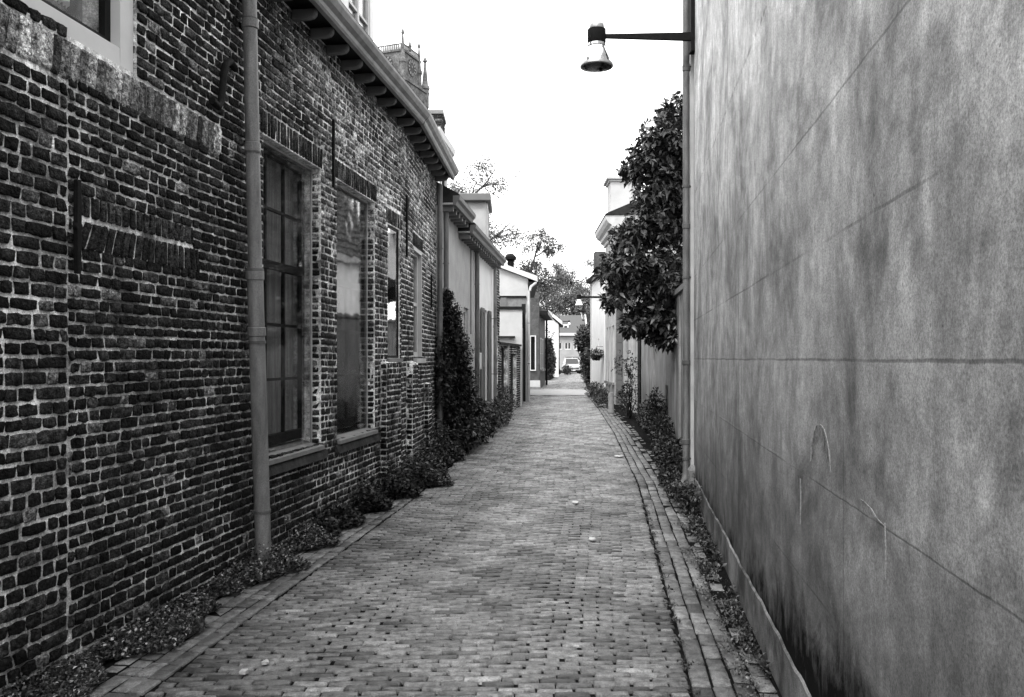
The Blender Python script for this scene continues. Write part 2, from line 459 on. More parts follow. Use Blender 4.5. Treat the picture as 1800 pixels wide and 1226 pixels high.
# ------------------------------------------------------------------ leaves
def leaves(name, C, D, size, m, parent, width=.42, fold=.25, tones=None, tag_=None, droop=.15):
    """C centres, D directions (n,3); each leaf a folded blade of four triangles"""
    n = len(C); D = D / (np.linalg.norm(D, axis=1, keepdims=True) + 1e-9)
    up = rng.normal(0, .45, (n, 3)); up[:, 2] += 1
    S = np.cross(D, up); S /= (np.linalg.norm(S, axis=1, keepdims=True) + 1e-9)
    N = np.cross(S, D)
    L = (size * rng.uniform(.7, 1.25, n))[:, None]; w = L * width / 2 * rng.uniform(.8, 1.2, (n, 1))
    base = C; mid = C + D * L * .5; tip = C + D * L - N * L * droop
    a = mid + S * w + N * w * fold; b = mid - S * w + N * w * fold
    V = np.stack([base, a, tip, b, mid], 1).reshape(-1, 3)
    t = np.array([[0, 4, 1], [1, 4, 2], [2, 4, 3], [3, 4, 0]])
    Fq = (t[None] + (np.arange(n) * 5)[:, None, None]).reshape(-1, 3)
    if tones is None: tones = rng.choice([.45, .7, 1, 1.3, 2.0], n, p=[.2, .25, .3, .17, .08])
    return npmesh(name, V, Fq, m, parent, np.repeat(tones, 5))

def blob_points(blobs, n, shell=.0):
    """random points in a union of ellipsoids (cx,cy,cz,rx,ry,rz)"""
    B = np.array(blobs, float); vol = B[:, 3] * B[:, 4] * B[:, 5]; k = rng.choice(len(B), n, p=vol ** .8 / (vol ** .8).sum())
    d = rng.normal(0, 1, (n, 3)); d /= np.linalg.norm(d, axis=1, keepdims=True)
    r = rng.uniform(shell, 1, (n, 1)) ** (1 / 2.2)
    return B[k, :3] + d * r * B[k, 3:6], d

def shrub(name, label, cat, blobs, n, size, m, root, width=.45, group=None, cluster=5, stems=6, tones=None, bark=None, inner=0):
    t = thing(name, label, cat, root, group)
    k = max(1, n // cluster)
    P, d = blob_points(blobs, k)
    C = np.repeat(P, cluster, 0) + rng.normal(0, size * .35, (k * cluster, 3))
    D = np.repeat(d, cluster, 0) * .7 + rng.normal(0, .7, (k * cluster, 3)); D[:, 2] += .1
    C[:, 2] = np.maximum(C[:, 2], .01)
    if inner:
        P2, d2 = blob_points([b[:3] + tuple(q * .8 for q in b[3:]) for b in blobs], inner)
        C = np.concatenate([C, P2]); D = np.concatenate([D, rng.normal(0, 1, P2.shape)]); size = np.concatenate([np.full(k * cluster, size), np.full(inner, size * 2.6)])
    leaves('foliage', C, D, size, m, t, width)
    s = MB()
    for i in range(stems):
        e = P[rng.integers(k)]; b = Vector(root) + Vector((random.uniform(-.08, .08), random.uniform(-.08, .08), 0))
        e = Vector(e); mid = (b + e) / 2 + Vector((random.uniform(-.1, .1), random.uniform(-.1, .1), .1))
        s.tube([b, mid, e], [.014, .009, .004], 5)
    s.build('stem', bark or m_bark, t, recalc=False)
    return t

# ================================================================== SETTING
def gridplane(name, x0, x1, y0, y1, z, m):
    me = bpy.data.meshes.new(name); me.from_pydata([(x0, y0, z), (x1, y0, z), (x1, y1, z), (x0, y1, z)], [], [(0, 1, 2, 3)])
    return tag(link(me, name, m), kind='structure')
gridplane('ground', -500, 500, -60, 900, -.035, m_ground)
LY = np.array([-3, 0, 9.3, 17.85, 25.8, 35.7, 58, 85, 120]); LX = np.array([-2.54, -2.2, -1.13, -.52, .1, .85, 2.6, 5.0, 8.4])
RY = np.array([-3, 0, 10.45, 17.85, 25.8, 35.7, 58, 85, 120]); RX = np.array([.07, .41, 1.6, 2.2, 2.72, 3.25, 5.3, 8.2, 12])
def Lx(y): return np.interp(y, LY, LX)
def Rx(y): return np.interp(y, RY, RX)
def pavers(name, items, m, top=0.):
    """items: (x,y,hx,hy,angle,tone,dz)"""
    A = np.array(items, float); N = len(A)
    cx, cy, hx, hy, an, to, dz = [A[:, i][:, None] for i in range(7)]
    sx = np.array([-1, 1, 1, -1.]); sy = np.array([-1, -1, 1, 1.])
    bev = .006
    def ring(dx, z, jit):
        x = (hx + dx) * sx[None]; y = (hy + dx) * sy[None]
        x = x + rng.normal(0, jit, x.shape); y = y + rng.normal(0, jit, y.shape)
        return np.stack([cx + x * np.cos(an) - y * np.sin(an), cy + x * np.sin(an) + y * np.cos(an), np.broadcast_to(z, x.shape)], -1)
    tilt = rng.normal(0, .0013, (N, 4))
    P = np.concatenate([ring(-bev, dz + top + tilt, .0012), ring(0, dz + top - .0055 + tilt, .0015), ring(0, dz * 0 + top - .03, 0)], 1).reshape(-1, 3)
    q = [[0, 1, 2, 3]]
    for b in (0, 4):
        for i in range(4): q.append([b + 4 + i, b + 4 + (i + 1) % 4, b + (i + 1) % 4, b + i])
    q = np.array(q)
    Q = (q[None] + (np.arange(N) * 12)[:, None, None]).reshape(-1, 4)
    o = npmesh(name, P, Q, m, None, np.repeat(A[:, 5], 12)); return tag(o, kind='structure')

def strip(name, ys, xa, xb, z, m):
    V = []; Fc = []
    for y in ys: V += [(xa(y), y, z), (xb(y), y, z)]
    for i in range(len(ys) - 1): Fc.append((2 * i, 2 * i + 1, 2 * i + 3, 2 * i + 2))
    me = bpy.data.meshes.new(name); me.from_pydata([tuple(map(float, v)) for v in V], [], Fc)
    return tag(link(me, name, m), kind='structure')
strip('road_bed', list(np.arange(-3, 121, 1.)), lambda y: Lx(y) - 1.2, lambda y: Rx(y) + 1.2, -.014, m_sand)

items = []
y = 1.2; row = 0
while y < 92:
    p = .0585 * random.uniform(.94, 1.06)
    if y > 40: p = .10
    L = .186 if y < 40 else .25
    off = (row % 2) * .5 * L + random.uniform(-.012, .012)
    x0, x1 = float(Lx(y)), float(Rx(y))
    n = int((x1 - x0) / L) + 2
    for i in range(-1, n):
        xc = x0 + off + (i + .5) * L
        xa, xb = max(xc - L / 2, x0), min(xc + L / 2, x1)
        if xb - xa < .045: continue
        xc = (xa + xb) / 2; LL = xb - xa
        v = .5 + .5 * float(sn(xc * 1.3, y * .8)); w = float(sn(xc * 4.1, y * 3.3, 0, 3))
        # shallow wheel ruts and crown
        f = (xc - x0) / (x1 - x0)
        dz = .012 * math.sin(math.pi * f) - .014 * math.exp(-((f - .28) / .09) ** 2) - .012 * math.exp(-((f - .74) / .09) ** 2) + .004 * float(sn(xc * 2.1, y * 1.1, 0, 2))
        t = .085 + .07 * v + .055 * w
        if random.random() < .05: t *= 1.35
        if random.random() < .10: t *= .45
        t *= min(1.25, .74 + .03 * y)  # vignetting put into the paver tone: darker near the camera
        t *= random.uniform(.82, 1.18)
        wr = math.exp(-((f - .28) / .07) ** 2) * (.5 + .5 * math.sin(y * .9)) * .25
        t *= 1 - wr
        yy = y + .02 * float(sn(xc * .9, y * .35)) + random.gauss(0, .0015)
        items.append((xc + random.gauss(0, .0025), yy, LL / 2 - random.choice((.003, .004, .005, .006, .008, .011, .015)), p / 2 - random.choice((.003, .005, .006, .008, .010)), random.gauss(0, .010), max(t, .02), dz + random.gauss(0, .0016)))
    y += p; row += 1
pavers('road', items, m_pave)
# gutter strips of bricks laid lengthwise
def gutter(name, edge, rows, sign, y1=60, w=.098, seed=0, maxx=None):
    it = []
    for r in range(rows):
        y = 1.0 + random.uniform(0, .15)
        while y < y1:
            L = random.choice((.19, .19, .1, .2)) * random.uniform(.93, 1.06)
            xc = float(edge(y + L / 2)) + sign * (.06 + r * w) + .004 * math.sin(y * 3 + r)
            if (maxx and (xc + w * .5 > maxx(y) if sign > 0 else xc - w * .5 < maxx(y))):
                y += L; continue
            ang = math.atan((float(edge(y + .5)) - float(edge(y - .5))))
            t = (.10 + .04 * float(sn(xc * 3, y * 2, 0, 5))) * random.uniform(.6, 1.4)
            if random.random() < (.03 + .02 * r): t = .03
            it.append((xc, y + L / 2, w / 2 - random.uniform(.003, .009), L / 2 - random.uniform(.003, .010), -ang + random.gauss(0, .02), max(t, .02), -.004 * r + random.gauss(0, .003)))
            y += L
    return pavers(name, it, m_pave)
gutter('gutter', Rx, 7, 1, 34, .102, maxx=lambda y: .73 + .1448 * y if y < 9.7 else 2.1 + .165 * (y - 9.7))
gutter('gutter', Lx, 4, -1, 60)
# side street that crosses, its extra light and sheen put into the paving colour
strip('side_street', [35.3, 41.6], lambda y: -12 if y < 40 else -10, lambda y: 22, .022, M('lit_paving', .19, .6, .2, 3, .3, 40, fine=.2))

# ================================================================== LEFT : old brick house
FA = SL(0, -2.9, 10.5, -2.9 + .142 * 10.5, 1)
FB = SL(10.5, -2.9 + .142 * 10.5, 13.7, -1.255, 1)
A = thing('brick_house', 'long old dark brick house filling the left foreground, with a bracketed gutter along its top', 'house', (-2.4, 4, 0))
EZ = 4.62
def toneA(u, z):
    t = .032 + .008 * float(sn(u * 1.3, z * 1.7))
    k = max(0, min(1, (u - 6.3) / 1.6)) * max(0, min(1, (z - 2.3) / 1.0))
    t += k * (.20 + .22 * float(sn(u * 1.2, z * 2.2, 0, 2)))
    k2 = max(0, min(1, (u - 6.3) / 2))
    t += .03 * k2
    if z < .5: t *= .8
    return max(t, .012)
W1 = (6.55, 7.77, .78, 3.38); W2 = (8.20, 9.42, .78, 3.38); W3 = (9.92, 10.44, 1.6, 3.22); WU = (3.4, 4.86, 3.27, 5.0)
W4 = (11.45, 12.2, 1.6, 3.16)
hA = [W1, W2, W3, WU]
SOL = (2.5, 5.87, 3.035, 3.245); S2 = (4.31, 5.49, 2.345, 2.475); S3 = (4.36, 5.56, 2.165, 2.335)
lint = [(w[0] - .06, w[1] + .06, w[3], w[3] + .2) for w in (W1, W2, W3)]
br = Bricks()
hb = hA + [SOL, S2, S3] + lint
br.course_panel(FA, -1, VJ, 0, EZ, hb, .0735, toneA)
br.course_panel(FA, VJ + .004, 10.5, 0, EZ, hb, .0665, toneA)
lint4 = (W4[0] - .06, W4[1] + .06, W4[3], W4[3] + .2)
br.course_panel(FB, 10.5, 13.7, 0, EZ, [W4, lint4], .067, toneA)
def soltone(u, z): return max(.06, .34 + .22 * float(sn(u * 6, 2.1)) + .12 * math.sin(u * 37))
br.soldier(FA, *SOL, w=.075, lean=lambda t: .012, tone=soltone, joint=.002)
br.soldier(FA, *S2, joint=.0075, w=.068, lean=0, tone=lambda u, z: .045 + .03 * (u > 4.9))
br.soldier(FA, *S3, joint=.0075, w=.07, lean=lambda t: .035 - .045 * t, tone=lambda u, z: .04, arch=.0)
for l in lint: br.soldier(FA, l[0], l[1], l[2], l[3], w=.062, tone=lambda u, z: .055, fine=False)
br.soldier(FB, *lint4, w=.062, tone=lambda u, z: .05, fine=False)
# brick reveals of the openings (far jamb faces the camera, near jamb faces away)
def reveal(F, u, z0, z1, d, facing):
    o = F.at(u, 0, 0); du = F.n; L = math.hypot(*F.u)
    G = Fr((o[0], o[1]), (-F.n[0], -F.n[1]), (facing * F.u[0] / L, facing * F.u[1] / L))
    br.course_panel(G, .012, d, z0, z1, (), .0665, lambda u_, z: toneA(u, z) * 1.1, far=0, wav=0, back=.008)
for w in (W1, W2, W3): reveal(FA, w[1], w[2], w[3], .11, -1)
for w in (W1, W2): reveal(FA, w[0], w[2], w[3], .11, 1)
reveal(FB, W4[1], W4[2], W4[3], .07, -1)
br.build('brickwork', m_brick, A)
core = MB()
cells(core, FA, -1, 10.5, -.1, EZ, hA, -.35, -.006)
cells(core, FB, 10.5, 13.7, -.1, EZ, [W4], -.35, -.006)
core.build('wall_core', m_mortar, A)
MB().box(FB, 13.65, 13.75, -3.5, -.36, -.1, EZ + .3).build('gable_end', m_brick, A) if False else None
# ---- buttresses
def buttress(F, u0, u1, zt, pr):
    o = MB(); o.box(F, u0, u1, .0, pr - .006, -.05, zt)
    c = o.build('buttress', m_mortar, A)
    b = Bricks()
    G = Fr((F.at(0, pr, 0)[0], F.at(0, pr, 0)[1]), F.u, F.n)
    tn = lambda u, z: .045 + .02 * float(sn(u * 3, z * 3))
    b.course_panel(G, u0, u1, 0, zt, (), .067, tn, far=0, wav=0)
    L = math.hypot(*F.u); q = F.at(u0, 0, 0)
    S = Fr((q[0], q[1]), F.n, (-F.u[0] / L, -F.u[1] / L))
    b.course_panel(S, 0, pr, 0, zt, (), .067, tn, far=0, wav=0, back=.008)
    # sloped brick cap
    b2 = b.build('buttress_bricks', m_brick, c) if False else b.build('buttress_bricks', m_brick, A)
    MB().prism(F, [(0, zt + .002), (pr - .01, zt + .002), (0, zt + .03)], u0 + .01, u1 - .01).build('buttress_cap', m_mortar, A)
buttress(FA, 9.62, 10.22, 1.53, .08)
buttress(FB, 10.85, 11.3, 1.53, .09)
buttress(FB, 12.35, 12.7, 1.2, .08)
# ---- the two big windows
def bigwindow(F, w, cols=2, gl=None):
    u0, u1, z0, z1 = w
    t = MB()
    # thin pale edge of the outer protective pane
    d = -.105; e = .016
    t.box(F, u0, u0 + e, d, d + .02, z0, z1).box(F, u1 - e, u1, d, d + .02, z0, z1).box(F, u0 + e, u1 - e, d, d + .02, z1 - e, z1).box(F, u0 + e, u1 - e, d, d + .02, z0, z0 + e)
    win = t.build('window', m_offwhite, A)
    MB().box(F, u0 + e, u1 - e, d + .006, d + .012, z0 + e, z1 - e).build('outer_pane', gl or m_glass, win)
    s = MB(); s.prism(F, [(-.22, z0 + .02), (-.22, z0 + .055), (.035, z0 + .0), (.035, z0 - .035), (-.22, z0 - .035)], u0 - .0, u1 + .0)
    s.build('sill', m_stone, win)
    MB().prism(F, [(-.0, z0 - .11), (.05, z0 - .12), (.02, z0 - .045), (.0, z0 - .04)], u0 - .08, u1 + .08).build('brick_sill', m_mortar_dark, win)
    # inner dark window
    f = MB(); D = -.215; fw = .05; zb = z0 + .07
    f.box(F, u0, u0 + fw, D, D + .05, zb, z1).box(F, u1 - fw, u1, D, D + .05, zb, z1).box(F, u0 + fw, u1 - fw, D, D + .05, z1 - fw, z1).box(F, u0 + fw, u1 - fw, D, D + .05, zb, zb + .09)
    zt = zb + (z1 - zb) * .60
    f.box(F, u0 + fw, u1 - fw, D, D + .052, zt, zt + .07)
    f.build('inner_frame', m_darkp, win)
    g = MB()
    zs = [zb + .09 + (zt - zb - .09) * i / 3 for i in (1, 2)] + [zt + .07 + (z1 - fw - zt - .07) * i / 2 for i in (1,)]
    for z in zs: g.box(F, u0 + fw, u1 - fw, D + .01, D + .035, z - .012, z + .012)
    for i in range(1, cols + 1):
        uu = u0 + fw + (u1 - u0 - 2 * fw) * i / (cols + 1)
        g.box(F, uu - .012, uu + .012, D + .008, D + .038, zb + .09, zt)
        g.box(F, uu - .012, uu + .012, D + .008, D + .038, zt + .07, z1 - fw)
    g.build('glazing_bars', m_darkp, win)
    MB().box(F, u0 + fw, u1 - fw, D + .018, D + .022, zb + .09, z1 - fw).build('inner_pane', m_glass_c, win)
    MB().box(F, u0, u1, D - .09, D - .06, zb, z1).build('inside_shutter', m_boards, win)
    sd = MB().box(F, u1 + .002, u1 + .02, -.34, -.113, z0, z1 + .01).box(F, u0 - .02, u0 - .002, -.34, -.113, z0, z1 + .01)
    sd.box(F, u0, u1, -.34, -.113, z1 + .002, z1 + .02)
    sd.build('plaster_reveal', m_stucco, win)
bigwindow(FA, W1, gl=m_glass_c); bigwindow(FA, W2, gl=glassmat('reflecting_pane', .9, 0, .85))
# ---- pane window (third) and sash window (fourth)
def flushwin(F, w, fm, depth, fw, mid=True, sill=True, back=m_room, gm=m_glass):
    u0, u1, z0, z1 = w; t = MB(); d = -depth
    t.box(F, u0, u0 + fw, d, d + .05, z0, z1).box(F, u1 - fw, u1, d, d + .05, z0, z1).box(F, u0 + fw, u1 - fw, d, d + .05, z1 - fw, z1).box(F, u0 + fw, u1 - fw, d, d + .05, z0, z0 + fw)
    if mid: t.box(F, u0 + fw, u1 - fw, d + .005, d + .045, (z0 + z1) / 2 - .025, (z0 + z1) / 2 + .025)
    return t
w3 = flushwin(FA, W3, m_darkp, .07, .03, False).build('window', m_darkp, A)
MB().box(FA, W3[0] + .03, W3[1] - .03, -.035, -.03, W3[2] + .03, W3[3] - .03).build('pane', m_glass_m, w3)
MB().box(FA, W3[0], W3[1], -.34, -.3, W3[2], W3[3]).build('dark_interior', m_room, w3)
MB().box(FA, W3[0] - .03, W3[1] + .03, -.07, .03, W3[2] - .05, W3[2] - .002).build('sill', m_stone, w3)
w4 = flushwin(FB, W4, m_offwhite, .11, .09).build('window', m_offwhite, A)
MB().box(FB, W4[0] + .09, W4[1] - .09, -.09, -.085, W4[2] + .09, W4[3] - .09).build('pane', m_glass, w4)
MB().box(FB, W4[0], W4[1], -.34, -.3, W4[2], W4[3]).build('dark_interior', m_room, w4)
MB().box(FB, W4[0] - .04, W4[1] + .04, -.1, .05, W4[2] - .07, W4[2] - .002).build('sill', m_offwhite, w4)
MB().box(FB, W4[1] - .03, W4[1] + .001, -.06, -.004, W4[2], W4[3]).box(FB, W4[0], W4[1] - .03, -.06, -.004, W4[3] - .05, W4[3]).build('casing', m_offwhite, w4)
# ---- upper window with curtains
u0, u1, z0, z1 = WU
t = MB(); d = -.10
t.box(FA, u0, u0 + .11, d, -.02, z0, z1).box(FA, u1 - .13, u1, d, -.02, z0, z1).box(FA, u0 + .11, u1 - .13, d, -.02, z0, z0 + .11)
wu = t.build('window', m_white, A, bevel=.006)
MB().box(FA, u0 + .11, u1 - .13, d - .02, d + .02, z0 + .11, z0 + .16).box(FA, u1 - .18, u1 - .13, d - .02, d + .02, z0 + .16, z1).box(FA, 4.15, 4.2, d - .02, d + .02, z0 + .16, z1).build('sash', m_darkp, wu)
MB().box(FA, u0 + .11, u1 - .18, d - .004, d + .002, z0 + .16, z1).build('pane', m_glass_c, wu)
MB().box(FA, 2.0, 8.2, -1.3, -1.26, 3.0, 5.1).box(FA, 2.0, 8.2, -1.25, -.36, 4.95, 5.0).box(FA, 8.1, 8.2, -1.25, -.36, 3.0, 4.94).build('dark_interior', m_room, wu)
cv = MB()
for (a, b, zb) in ((3.5, 4.12, 3.50), (4.25, 4.50, 3.53)):
    n = 40; v = []; f = []
    for i in range(n + 1):
        u = a + (b - a) * i / n; nn = -.17 + .022 * math.sin(i * 1.35) + .008 * math.sin(i * .6)
        v += [FA.at(u, nn, zb + .01 * math.sin(i * 1.35 + 1)), FA.at(u, nn - .01, 4.95)]
    for i in range(n): f.append((2 * i, 2 * i + 2, 2 * i + 3, 2 * i + 1))
    cv.add(v, f)
cv.build('curtain', m_curtain, wu, smooth=True, recalc=False)
# ---- cornice, gutter, brackets, roof
for F, ua, ub in ((FA, -1, 10.5), (FB, 10.5, 13.75)):
    MB().prism(F, [(-.05, EZ - .02), (.24, EZ - .02), (.24, EZ + .0), (-.05, EZ + .0)], ua, ub).build('soffit', m_darkp, A)
    MB().prism(F, [(.242, EZ - .05), (.285, EZ - .05), (.30, EZ - .03), (.31, EZ + .0), (.345, EZ + .03), (.37, EZ + .075), (.375, EZ + .10), (.35, EZ + .10), (.34, EZ + .06), (.242, EZ + .03)], ua, ub).build('gutter', m_gut, A)
    MB().prism(F, [(-.05, EZ + .005), (.24, EZ + .035), (.33, EZ + .07), (.36, EZ + .125), (.30, EZ + .15), (-3, EZ + 2.1), (-3, EZ + 1.9), (-.05, EZ + .1)], ua, ub).build('roof', m_roof, A)
pb = None
def bracket_bm(F, u):
    b = MB(); z = EZ - .022
    pr = [(.0, z - .095), (.14, z - .092), (.19, z - .08), (.215, z - .055), (.22, z - .03), (.215, z), (.0, z)]
    b.prism(F, pr, u - .030, u + .030); return b
uu = 5.1
while uu < 13.6:
    F = FA if uu < 10.5 else FB
    bracket_bm(F, uu).build('bracket', m_greyp, A, bevel=.012)
    uu += .402
# ---- iron wall anchors
def anchor(F, u, za, zb, fork=False):
    b = MB(); L = math.hypot(*F.u)
    pts = [F.at(u, .03, za), F.at(u + .004, .032, (za + zb) / 2), F.at(u, .03, zb)]
    zm = (za + zb) / 2
    b.face_poly(F, [(u - .014, za), (u + .014, za), (u + .018, zm - .02), (u + .03, zm), (u + .018, zm + .02), (u + .016, zb), (u - .016, zb), (u - .018, zm + .02), (u - .03, zm), (u - .018, zm - .02)], .014, .04)
    if fork:
        b.face_poly(F, [(u + .016, zm - .02), (u + .035, zm + .05), (u + .10, zb - .05), (u + .075, zb - .03), (u + .01, zm + .07)], .016, .038)
    b.build('wall_anchor', m_iron, A, bevel=.004)
anchor(FA, 4.30, 2.04, 2.53); anchor(FA, 8.02, 3.26, 3.92)
anchor(FB, 10.75, 2.92, 3.72, True)
anchor(FB, 11.02, .55, 1.05); anchor(FB, 12.95, 2.4, 2.9)
# ---- crooked iron conduit
pp = [(6.07, 3.73), (5.9, 3.72), (5.83, 3.67), (5.80, 3.55), (5.77, 3.40), (5.73, 3.345), (5.64, 3.36)]
MB().tube([FA.at(u, .05 if i else .0, z) for i, (u, z) in enumerate(pp)], .026, 10).build('conduit', m_iron, A, smooth=True)
# ---- downpipes
def downpipe(F, ub, ut, zb, zt, r, n, m, parent, joints=(), clips=(), shoe=None, name='downpipe'):
    def P(z): t = (z - zb) / (zt - zb); return F.at(ub + (ut - ub) * t, n, z)
    b = MB(); pts = [P(zb), P(zt)]
    if shoe: pts = [tuple(Vector(P(zb)) + Vector(s)) for s in shoe] + [P(zb + .14), P(zt)]
    b.tube(pts, r, 18)
    for z in joints: b.tube([P(z - .035), P(z - .03), P(z + .03), P(z + .035)], [r, r + .008, r + .008, r], 18)
    o = b.build(name, m, parent, smooth=True)
    for z in clips:
        c = MB(); c.tube([P(z - .012), P(z + .012)], r + .006, 18); q = P(z); w = F.at(ub + (ut - ub) * (z - zb) / (zt - zb), 0, z)
        c.tube([q, w], .008, 6); c.build('pipe_clip', m_zinc_d, o, smooth=True)
    return o
downpipe(FA, 6.20, 6.09, 2.25, 4.6, .052, .095, m_zinc, A, joints=(4.07, 3.17), clips=(4.1, 3.14))
downpipe(FA, 6.35, 6.20, .02, 2.25, .060, .092, m_zinc, A, joints=(2.22, 1.80), clips=(2.26, 1.72, .43))
downpipe(FB, 13.55, 13.55, .02, 4.45, .045, .08, m_zinc_d, A, joints=(2.4,), clips=(3.4, 1.2))
# ---- dormer on the roof
FD = SL(0, -3.05, 10.5, -3.05 + .142 * 10.5, 1)
dm = MB().box(FD, 8.35, 8.95, -1.2, 0, 4.75, 7.1).box(FD, 9.72, 9.84, -1.2, 0, 4.75, 7.1).box(FD, 8.95, 9.72, -1.2, -.0, 4.75, 5.0).build('dormer', m_white, A)
MB().box(FD, 8.95, 9.0, -.06, -.01, 5.0, 7.1).box(FD, 9.67, 9.72, -.06, -.01, 5.0, 7.1).box(FD, 9.3, 9.35, -.06, -.01, 5.0, 7.1).box(FD, 9.0, 9.67, -.055, -.015, 5.5, 5.53).box(FD, 9.0, 9.67, -.055, -.015, 6.05, 6.08).build('dormer_sash', m_offwhite, dm)
MB().box(FD, 9.0, 9.67, -.045, -.04, 5.0, 7.1).build('pane', m_glass, dm)
MB().box(FD, 8.95, 9.72, -.5, -.45, 4.9, 7.1).build('net_curtain', m_curtain, dm)
MB().box(FD, 8.3, 9.9, -1.2, .08, 7.1, 7.2).build('dormer_cap', m_white, dm)
# chimney of the far end
ch = MB(); ch.box(ID, -2.0, -1.33, 15.6, 16.3, 4.6, 6.22); c0 = ch.build('chimney', m_mortar_dark, A)
cb = Bricks(); cb.course_panel(FU(15.6), -2.0, -1.33, 5.2, 6.2, (), .067, lambda u, z: .07, far=0, back=.008)
cb.course_panel(Fr((-1.33, 0), (0, 1), (1, 0)), 15.6, 16.3, 5.2, 6.2, (), .067, lambda u, z: .07, far=0, back=.008)
cb.build('chimney_bricks', m_brick, c0)
MB().box(ID, -2.03, -1.30, 15.57, 16.33, 6.22, 6.29).build('chimney_cap', m_stone, c0)

# ================================================================== LEFT : grey stucco house, white house
k2 = .0973
FC = Fr((-2.56, 0), (k2, 1), (1 / math.hypot(1, k2), -k2 / math.hypot(1, k2)))
B = thing('stucco_house', 'narrow grey stucco house with a dormer, next beyond the old brick house', 'house', (-1.2, 15, 0))
wB = (16.45, 17.05, .35, 2.62)
b = MB(); cells(b, FC, 13.76, 17.8, 0, 4.15, [wB], -.3, 0); b.build('wall', m_stucco, B)
w = flushwin(FC, wB, m_offwhite, .1, .07).build('window', m_offwhite, B)
MB().box(FC, wB[0] + .07, wB[1] - .07, -.075, -.07, wB[2] + .07, wB[3] - .07).build('pane', m_glass, w)
MB().box(FC, wB[0], wB[1], -.29, -.27, wB[2], wB[3]).build('dark_interior', m_room, w)
def cornice(F, ua, ub, z, ov, parent, m=m_greyp, sp=.33, roofm=m_roof, rise=1.6):
    MB().box(F, ua, ub, 0.002, ov - .07, z - .03, z).build('soffit', m_offwhite, parent)
    MB().prism(F, [(ov - .068, z - .04), (ov - .02, z - .04), (ov, z + .02), (ov + .04, z + .06), (ov + .05, z + .12), (ov - .068, z + .12)], ua, ub).build('gutter', m, parent)
    MB().prism(F, [(-.3, z + .002), (ov - .07, z + .002), (ov - .07, z + .125), (ov + .04, z + .125), (ov + .03, z + .15), (-2.6, z + .15 + rise), (-2.6, z - .02)], ua + .002, ub - .002).build('roof', roofm, parent)
    u = ua + .12
    while u < ub - .05:
        MB().box(F, u - .04, u + .04, .002, ov - .08, z - .13, z - .031).build('bracket', m, parent, bevel=.006)
        u += sp
cornice(FC, 13.8, 15.7, 4.2, .30, B)
downpipe(FC, 13.95, 13.95, 0, 4.1, .045, .09, m_zinc_d, B, clips=(3.2, 1.5))
downpipe(FC, 17.2, 17.2, 2.1, 4.0, .012, .03, m_zinc_d, B, name='cable_pipe')
dB = MB().box(FC, 14.2, 14.5, -1.6, -.18, 4.5, 5.38).box(FC, 15.55, 15.62, -1.6, -.18, 4.5, 5.38).box(FC, 14.5, 15.55, -1.6, -.18, 4.5, 4.72).box(FC, 14.5, 15.55, -1.6, -.18, 5.3, 5.38).build('dormer', m_white, B)
MB().box(FC, 14.5, 14.56, -.22, -.19, 4.72, 5.3).box(FC, 15.49, 15.55, -.22, -.19, 4.72, 5.3).box(FC, 15.0, 15.05, -.22, -.19, 4.72, 5.3).box(FC, 14.56, 15.49, -.215, -.195, 5.0, 5.03).build('dormer_sash', m_white, dB)
MB().box(FC, 14.5, 15.55, -.25, -.24, 4.72, 5.3).build('pane', m_glassd, dB)
MB().prism(FC, [(-1.7, 5.38), (-.14, 5.38), (-.06, 5.46), (-.04, 5.56), (-1.7, 5.56)], 14.1, 15.72).build('dormer_cap', m_white, dB)

C_ = thing('white_house', 'white plastered house with open shutters and a brick end bay, beyond the grey stucco house', 'house', (-.7, 19.6, 0))
wC = (19.15, 19.95, .1, 2.75)
b = MB(); cells(b, FC, 17.81, 21.3, 0, 4.0, [wC], -.3, .01); b.build('wall', m_stucco_w, C_)
w = flushwin(FC, wC, m_greyp, .08, .07).build('window', m_greyp, C_)
MB().box(FC, wC[0] + .07, wC[1] - .07, -.055, -.05, wC[2] + .07, wC[3] - .07).build('pane', m_glass, w)
MB().box(FC, wC[0], wC[1], -.29, -.27, wC[2], wC[3]).build('dark_interior', m_room, w)
def shutter(F, ua, ub, z0, z1, parent):
    s = MB(); s.box(F, ua, ua + .06, .03, .07, z0, z1).box(F, ub - .06, ub, .03, .07, z0, z1).box(F, ua + .06, ub - .06, .03, .07, z1 - .1, z1).box(F, ua + .06, ub - .06, .03, .07, z0, z0 + .12).box(F, ua + .06, ub - .06, .03, .07, (z0 + z1) / 2 - .05, (z0 + z1) / 2 + .05)
    s.box(F, ua + .06, ub - .06, .04, .055, z0 + .12, z1 - .1); s.build('shutter', m_wood, parent)
shutter(FC, 18.68, 19.12, .15, 2.75, C_); shutter(FC, 19.98, 20.42, .15, 2.75, C_)
MB().box(FC, 18.15, 18.45, .012, .09, 1.35, 1.72).box(FC, 18.2, 18.24, .012, .07, 1.18, 1.35).build('meter_box', m_white, C_, bevel=.01)
cornice(FC, 15.72, 21.3, 4.02, .30, C_)
downpipe(FC, 17.85, 17.85, 0, 3.9, .05, .07, m_zinc_d, C_, clips=(3.2, 1.8))
downpipe(FC, 20.9, 20.9, 0, 3.9, .045, .10, m_zinc, C_, clips=(2.6, 1.2), joints=(2.4,))
dC = MB().box(ID, -1.75, -.62, 19.5, 21.0, 4.3, 5.30).build('dormer', m_stucco, C_)
MB().box(ID, -1.85, -.50, 19.35, 21.1, 5.30, 5.48).build('dormer_cap', m_greyp, dC, bevel=.02)
